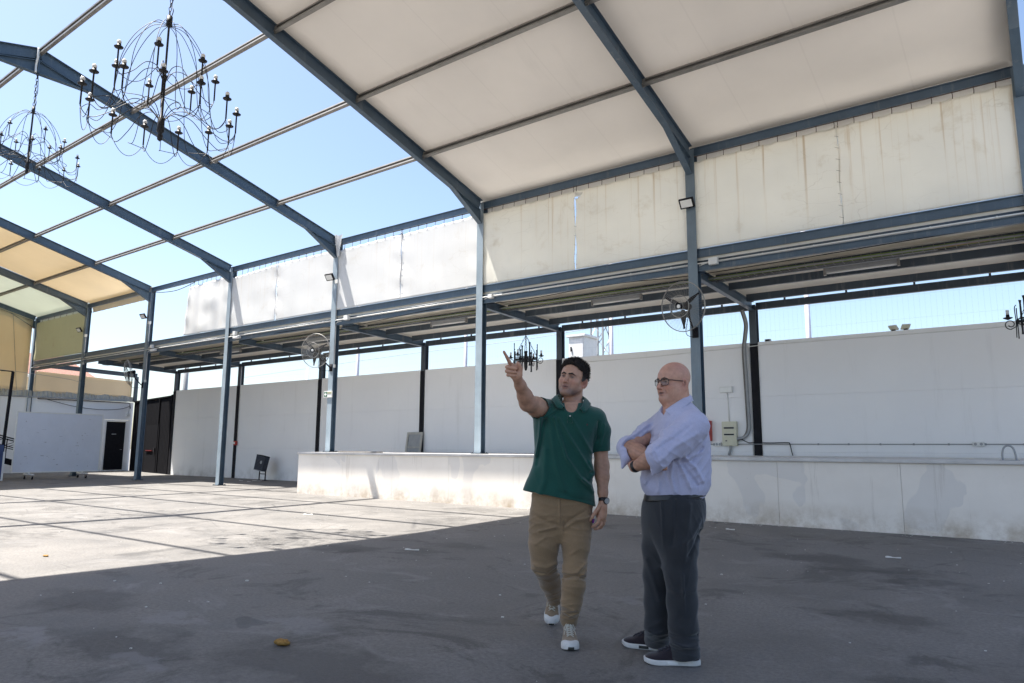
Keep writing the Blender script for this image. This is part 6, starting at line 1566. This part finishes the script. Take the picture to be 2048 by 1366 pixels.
def bshirt(P):
    d = TB(P, -.006)
    s1, c1, d1 = sleeve(P, SL_ + np.array([-.0, .02, 0]), EL_, WL_, .094, .068, .012); s2, c2, d2 = sleeve(P, SR_ + np.array([.01, -.02, 0]), ER_, WR_, .085, .062, .0)
    d = smin(d, s1, .022); d = smin(d, s2, .022)
    # turned-back cuffs, loose tails hanging from the elbows
    d = smin(d, smax(smax(cone(P, c1 - d1 * .07, c1 + d1 * .02, .071, .075), plane(P, c1 + d1 * .006, d1), .005), -plane(P, c1 - d1 * .055, d1), .005), .006)
    d = smin(d, smax(smax(cone(P, c2 - d2 * .06, c2 + d2 * .02, .066, .074), plane(P, c2 + d2 * .004, d2), .005), -plane(P, c2 - d2 * .05, d2), .005), .006)
    d = smin(d, chain(P, [ER_ + np.array([-.030, -.03, -.03]), pt(1251, 916, -.02), pt(1244, 935, -.03)], [.044, .034, .008], .01), .015)
    d = smin(d, chain(P, [EL_ + np.array([.0, -.02, -.04]), pt(1309, 938, -.285), pt(1304.5, 950, -.285)], [.040, .026, .007], .01), .015)
    d = d - 1.2 * folds(P, bf) - .0024 * wav(P * A32([1, 1, .7]), 31, 40, 6) - .0010 * wav(P, 33, 95, 5) - .0075 * ridg(P, (44, 10, -36), 71) * near(P, pt(1388, 925, -.15), (.11, .3, .14)) - .0060 * ridg(P, (70, 10, 10), 72) * near(P, pt(1350, 968, -.15), (.22, .4, .07)) - .0060 * ridg(P, (30, 10, 52), 73) * near(P, pt(1345, 890, -.3), (.13, .2, .10)) - .0055 * ridg(P, (40, 20, 40), 74) * near(P, pt(1285, 868, 0), (.10, .3, .09)) - .0050 * ridg(P, (64, 10, -14), 75) * near(P, pt(1312, 860, -.15), (.06, .25, .12)) - .0055 * ridg(P, (50, 20, 50), 76) * near(P, pt(1304, 922, -.3), (.07, .15, .07)) - .0045 * ridg(P, (26, 10, 46), 77) * near(P, pt(1400, 850, -.1), (.07, .25, .09)) - .0045 * ridg(P, (40, 6, 20), 78) * near(P, pt(1305, 960, -.1), (.10, .25, .07))
    for e_, w_, c_, dv, r in ((EL_, WL_, c1, d1, .0), (ER_, WR_, c2, d2, .0)):
        d = smax(d, -smax(chain(P, [e_, e_ * .6 + w_ * .4, w_], [.0525, .053, .04], .02), -plane(P, c_ - dv * .045, dv), .004), .004)
    d = smax(d, -cone(P, pt(1354, 790, .0), pt(1354, 814, .0), .084, .078), .005)
    d = smax(d, -chain(P, [pt(1347, 806, -.02), pt(1335, 815, -.05), pt(1327, 828, -.09)], [.065, .05, .008], .01), .006)
    return d
sb = sculpt('shirt', bshirt, loB, hiB, .0046, 'shirt', bm_)
collar_ribbon(sb, 'shirt', [((1330.5, 821, -.105), (1341, 834, -.150)), ((1341, 813, -.100), (1353, 825, -.155)), ((1355, 803.5, -.090), (1367, 814.5, -.135)), ((1368, 795, -.055), (1379, 805.5, -.090)), ((1376, 789.5, .0), (1386, 801, .0)), ((1370, 793, .06), (1374, 801, .085)), ((1345, 806, .085), (1343, 815, .11)), ((1331.5, 814, .04), (1322, 824, .07)), ((1329, 820, -.01), (1318.5, 830, .01))], pt)
# pen-dark placket seam and button
# trousers, belt
pB = [(980, 1292, 1406, .150), (992, 1290, 1408, .158), (1008, 1288, 1411, .165), (1030, 1286, 1411, .170), (1050, 1286, 1405, .168), (1062, 1289, 1394, .155), (1080, 1297, 1384, .125), (1100, 1310, 1370, .085), (1125, 1325, 1350, .03)]
PB = Loft([row(Bm, *r) for r in pB], 2.3)
tn, tfr = Bm.ground_t(1345, 1334), Bm.ground_t(1288, 1300)
lg1 = [pt(1354, 1020, -.07), pt(1358, 1090, -.075), pt(1361, 1150, -.075), pt(1363, 1205, tn * .55), pt(1366, 1255, tn * .75 + .02), pt(1369.5, 1306, tn + .04)]
lr1 = [.105, .107, .090, .0855, .083, .0865]
lg2 = [pt(1320, 1020, .07), pt(1317, 1095, .075), pt(1314.5, 1150, .085), pt(1314.5, 1205, .09), pt(1314.5, 1250, .1), pt(1313, 1284, tfr + .02)]
lr2 = [.100, .098, .083, .078, .076, .078]
sf = [([pt(1322, 995, -.16), pt(1326, 1060, -.18), pt(1330, 1150, -.165)], .007, .008), ([pt(1398, 1040, -.12), pt(1384, 1068, -.15), pt(1368, 1085, -.17)], .012, .010), ([pt(1400, 1060, -.1), pt(1386, 1085, -.13), pt(1376, 1110, -.16)], .010, -.009), ([pt(1378, 1010, -.16), pt(1372, 1060, -.17), pt(1368, 1120, -.17)], .013, .007), ([pt(1352, 1000, -.17), pt(1350, 1040, -.18), pt(1345, 1090, -.18)], .012, -.007),
      ([pt(1388, 1180, -.12), pt(1360, 1190, -.2), pt(1340, 1180, -.15)], .016, .006), ([pt(1345, 1286, tn - .04), pt(1365, 1296, tn - .06), pt(1392, 1288, tn)], .012, .010), ([pt(1342, 1272, tn - .02), pt(1368, 1278, tn - .06), pt(1394, 1270, tn)], .012, -.009), ([pt(1346, 1300, tn - .03), pt(1372, 1310, tn - .06)], .010, -.008), ([pt(1364, 1150, -.17), pt(1372, 1230, -.2), pt(1372, 1280, -.22)], .009, .008),
      ([pt(1296, 1262, .05), pt(1315, 1270, .03), pt(1336, 1262, .06)], .012, .009), ([pt(1292, 1120, .02), pt(1306, 1160, .0), pt(1318, 1200, .02)], .014, .007), ([pt(1372, 998, -.15), pt(1404, 1000, -.10)], .004, -.006)]
def slacks(P):
    d = PB(P, -.006); c1 = pt(1371, 1313, tn + .04); c2 = pt(1313, 1287, tfr + .02)
    l1 = smax(chain(P, lg1, lr1, .03), plane(P, c1, (.10, .10, -1)), .005); l2 = smax(chain(P, lg2, lr2, .03), plane(P, c2, (.05, .1, -1)), .005)
    d = smin(d, smin(l1, l2, .012), .07); d = d - 1.2 * folds(P, sf) - .0026 * wav(P * A32([1, 1, .5]), 41, 36, 6) - .0060 * ridg(P, (46, 8, 26), 81) * near(P, pt(1390, 1065, 0), (.09, .4, .13)) - .0050 * ridg(P, (38, 8, 5), 82) * near(P, pt(1350, 1050, -.1), (.16, .4, .18)) - .0045 * ridg(P, (30, 4, -10), 83) * near(P, pt(1372, 1190, -.1), (.1, .4, .22)) - .0080 * ridg(P, (12, 4, 58), 84) * near(P, pt(1372, 1290, tn), (.12, .5, .07)) - .0065 * ridg(P, (-10, 4, 58), 85) * near(P, pt(1314, 1262, .1), (.12, .5, .07)) - .0045 * ridg(P, (34, 4, 12), 86) * near(P, pt(1308, 1150, .1), (.1, .4, .2))
    return d
sculpt('trousers', slacks, [-.30, -.42, .02], [.32, .40, 1.08], .0052, 'slacks', bm_)
bl = row(Bm, 990, 1289, 1409, .160)
def belt(P): 
    q = P.copy(); q[:, 2] = P[:, 2] - .10 * (P[:, 0] - bl[1]); d = PB(P) - .0045
    return smax(smax(d, np.abs(q[:, 2] - bl[0]) - .017, .003), -(PB(P) + .012), .003)
sculpt('belt', belt, [-.30, -.30, .85], [.32, .30, 1.15], .0046, 'leather', bm_)
# watch strap on the left wrist
sd = (WL_ - EL_) / np.linalg.norm(WL_ - EL_); wv = MB().lathe([(.031, -.012), (.0345, -.012), (.0345, .012), (.031, .012), (.030, 0)], WL_ - sd * .012, 24, sd).build('watch_strap', 'leather', bm_, True)
# shoes
h1 = pt(1397, 1331, tn + .06); z1 = pt(1291, 1326, tn + .03)
shoe(bm_, shoe_T((h1[0], tn + .035, 0), (z1[0], tn + .075, 0)), 'canvas', 'sole', None, 'lace_dark', float(np.hypot(h1[0] - z1[0], .04)), .112, .0, None, None, ('pvc_white', .15))
h2 = pt(1334, 1303, tfr + .02); z2 = pt(1243, 1281, tfr + .15)
shoe(bm_, shoe_T((h2[0], tfr - .02, 0), (z2[0], tfr + .10, 0)), 'canvas', 'sole', None, 'lace_dark', float(np.hypot(h2[0] - z2[0], .12)), .112, .0, None, None, ('tread', .15))
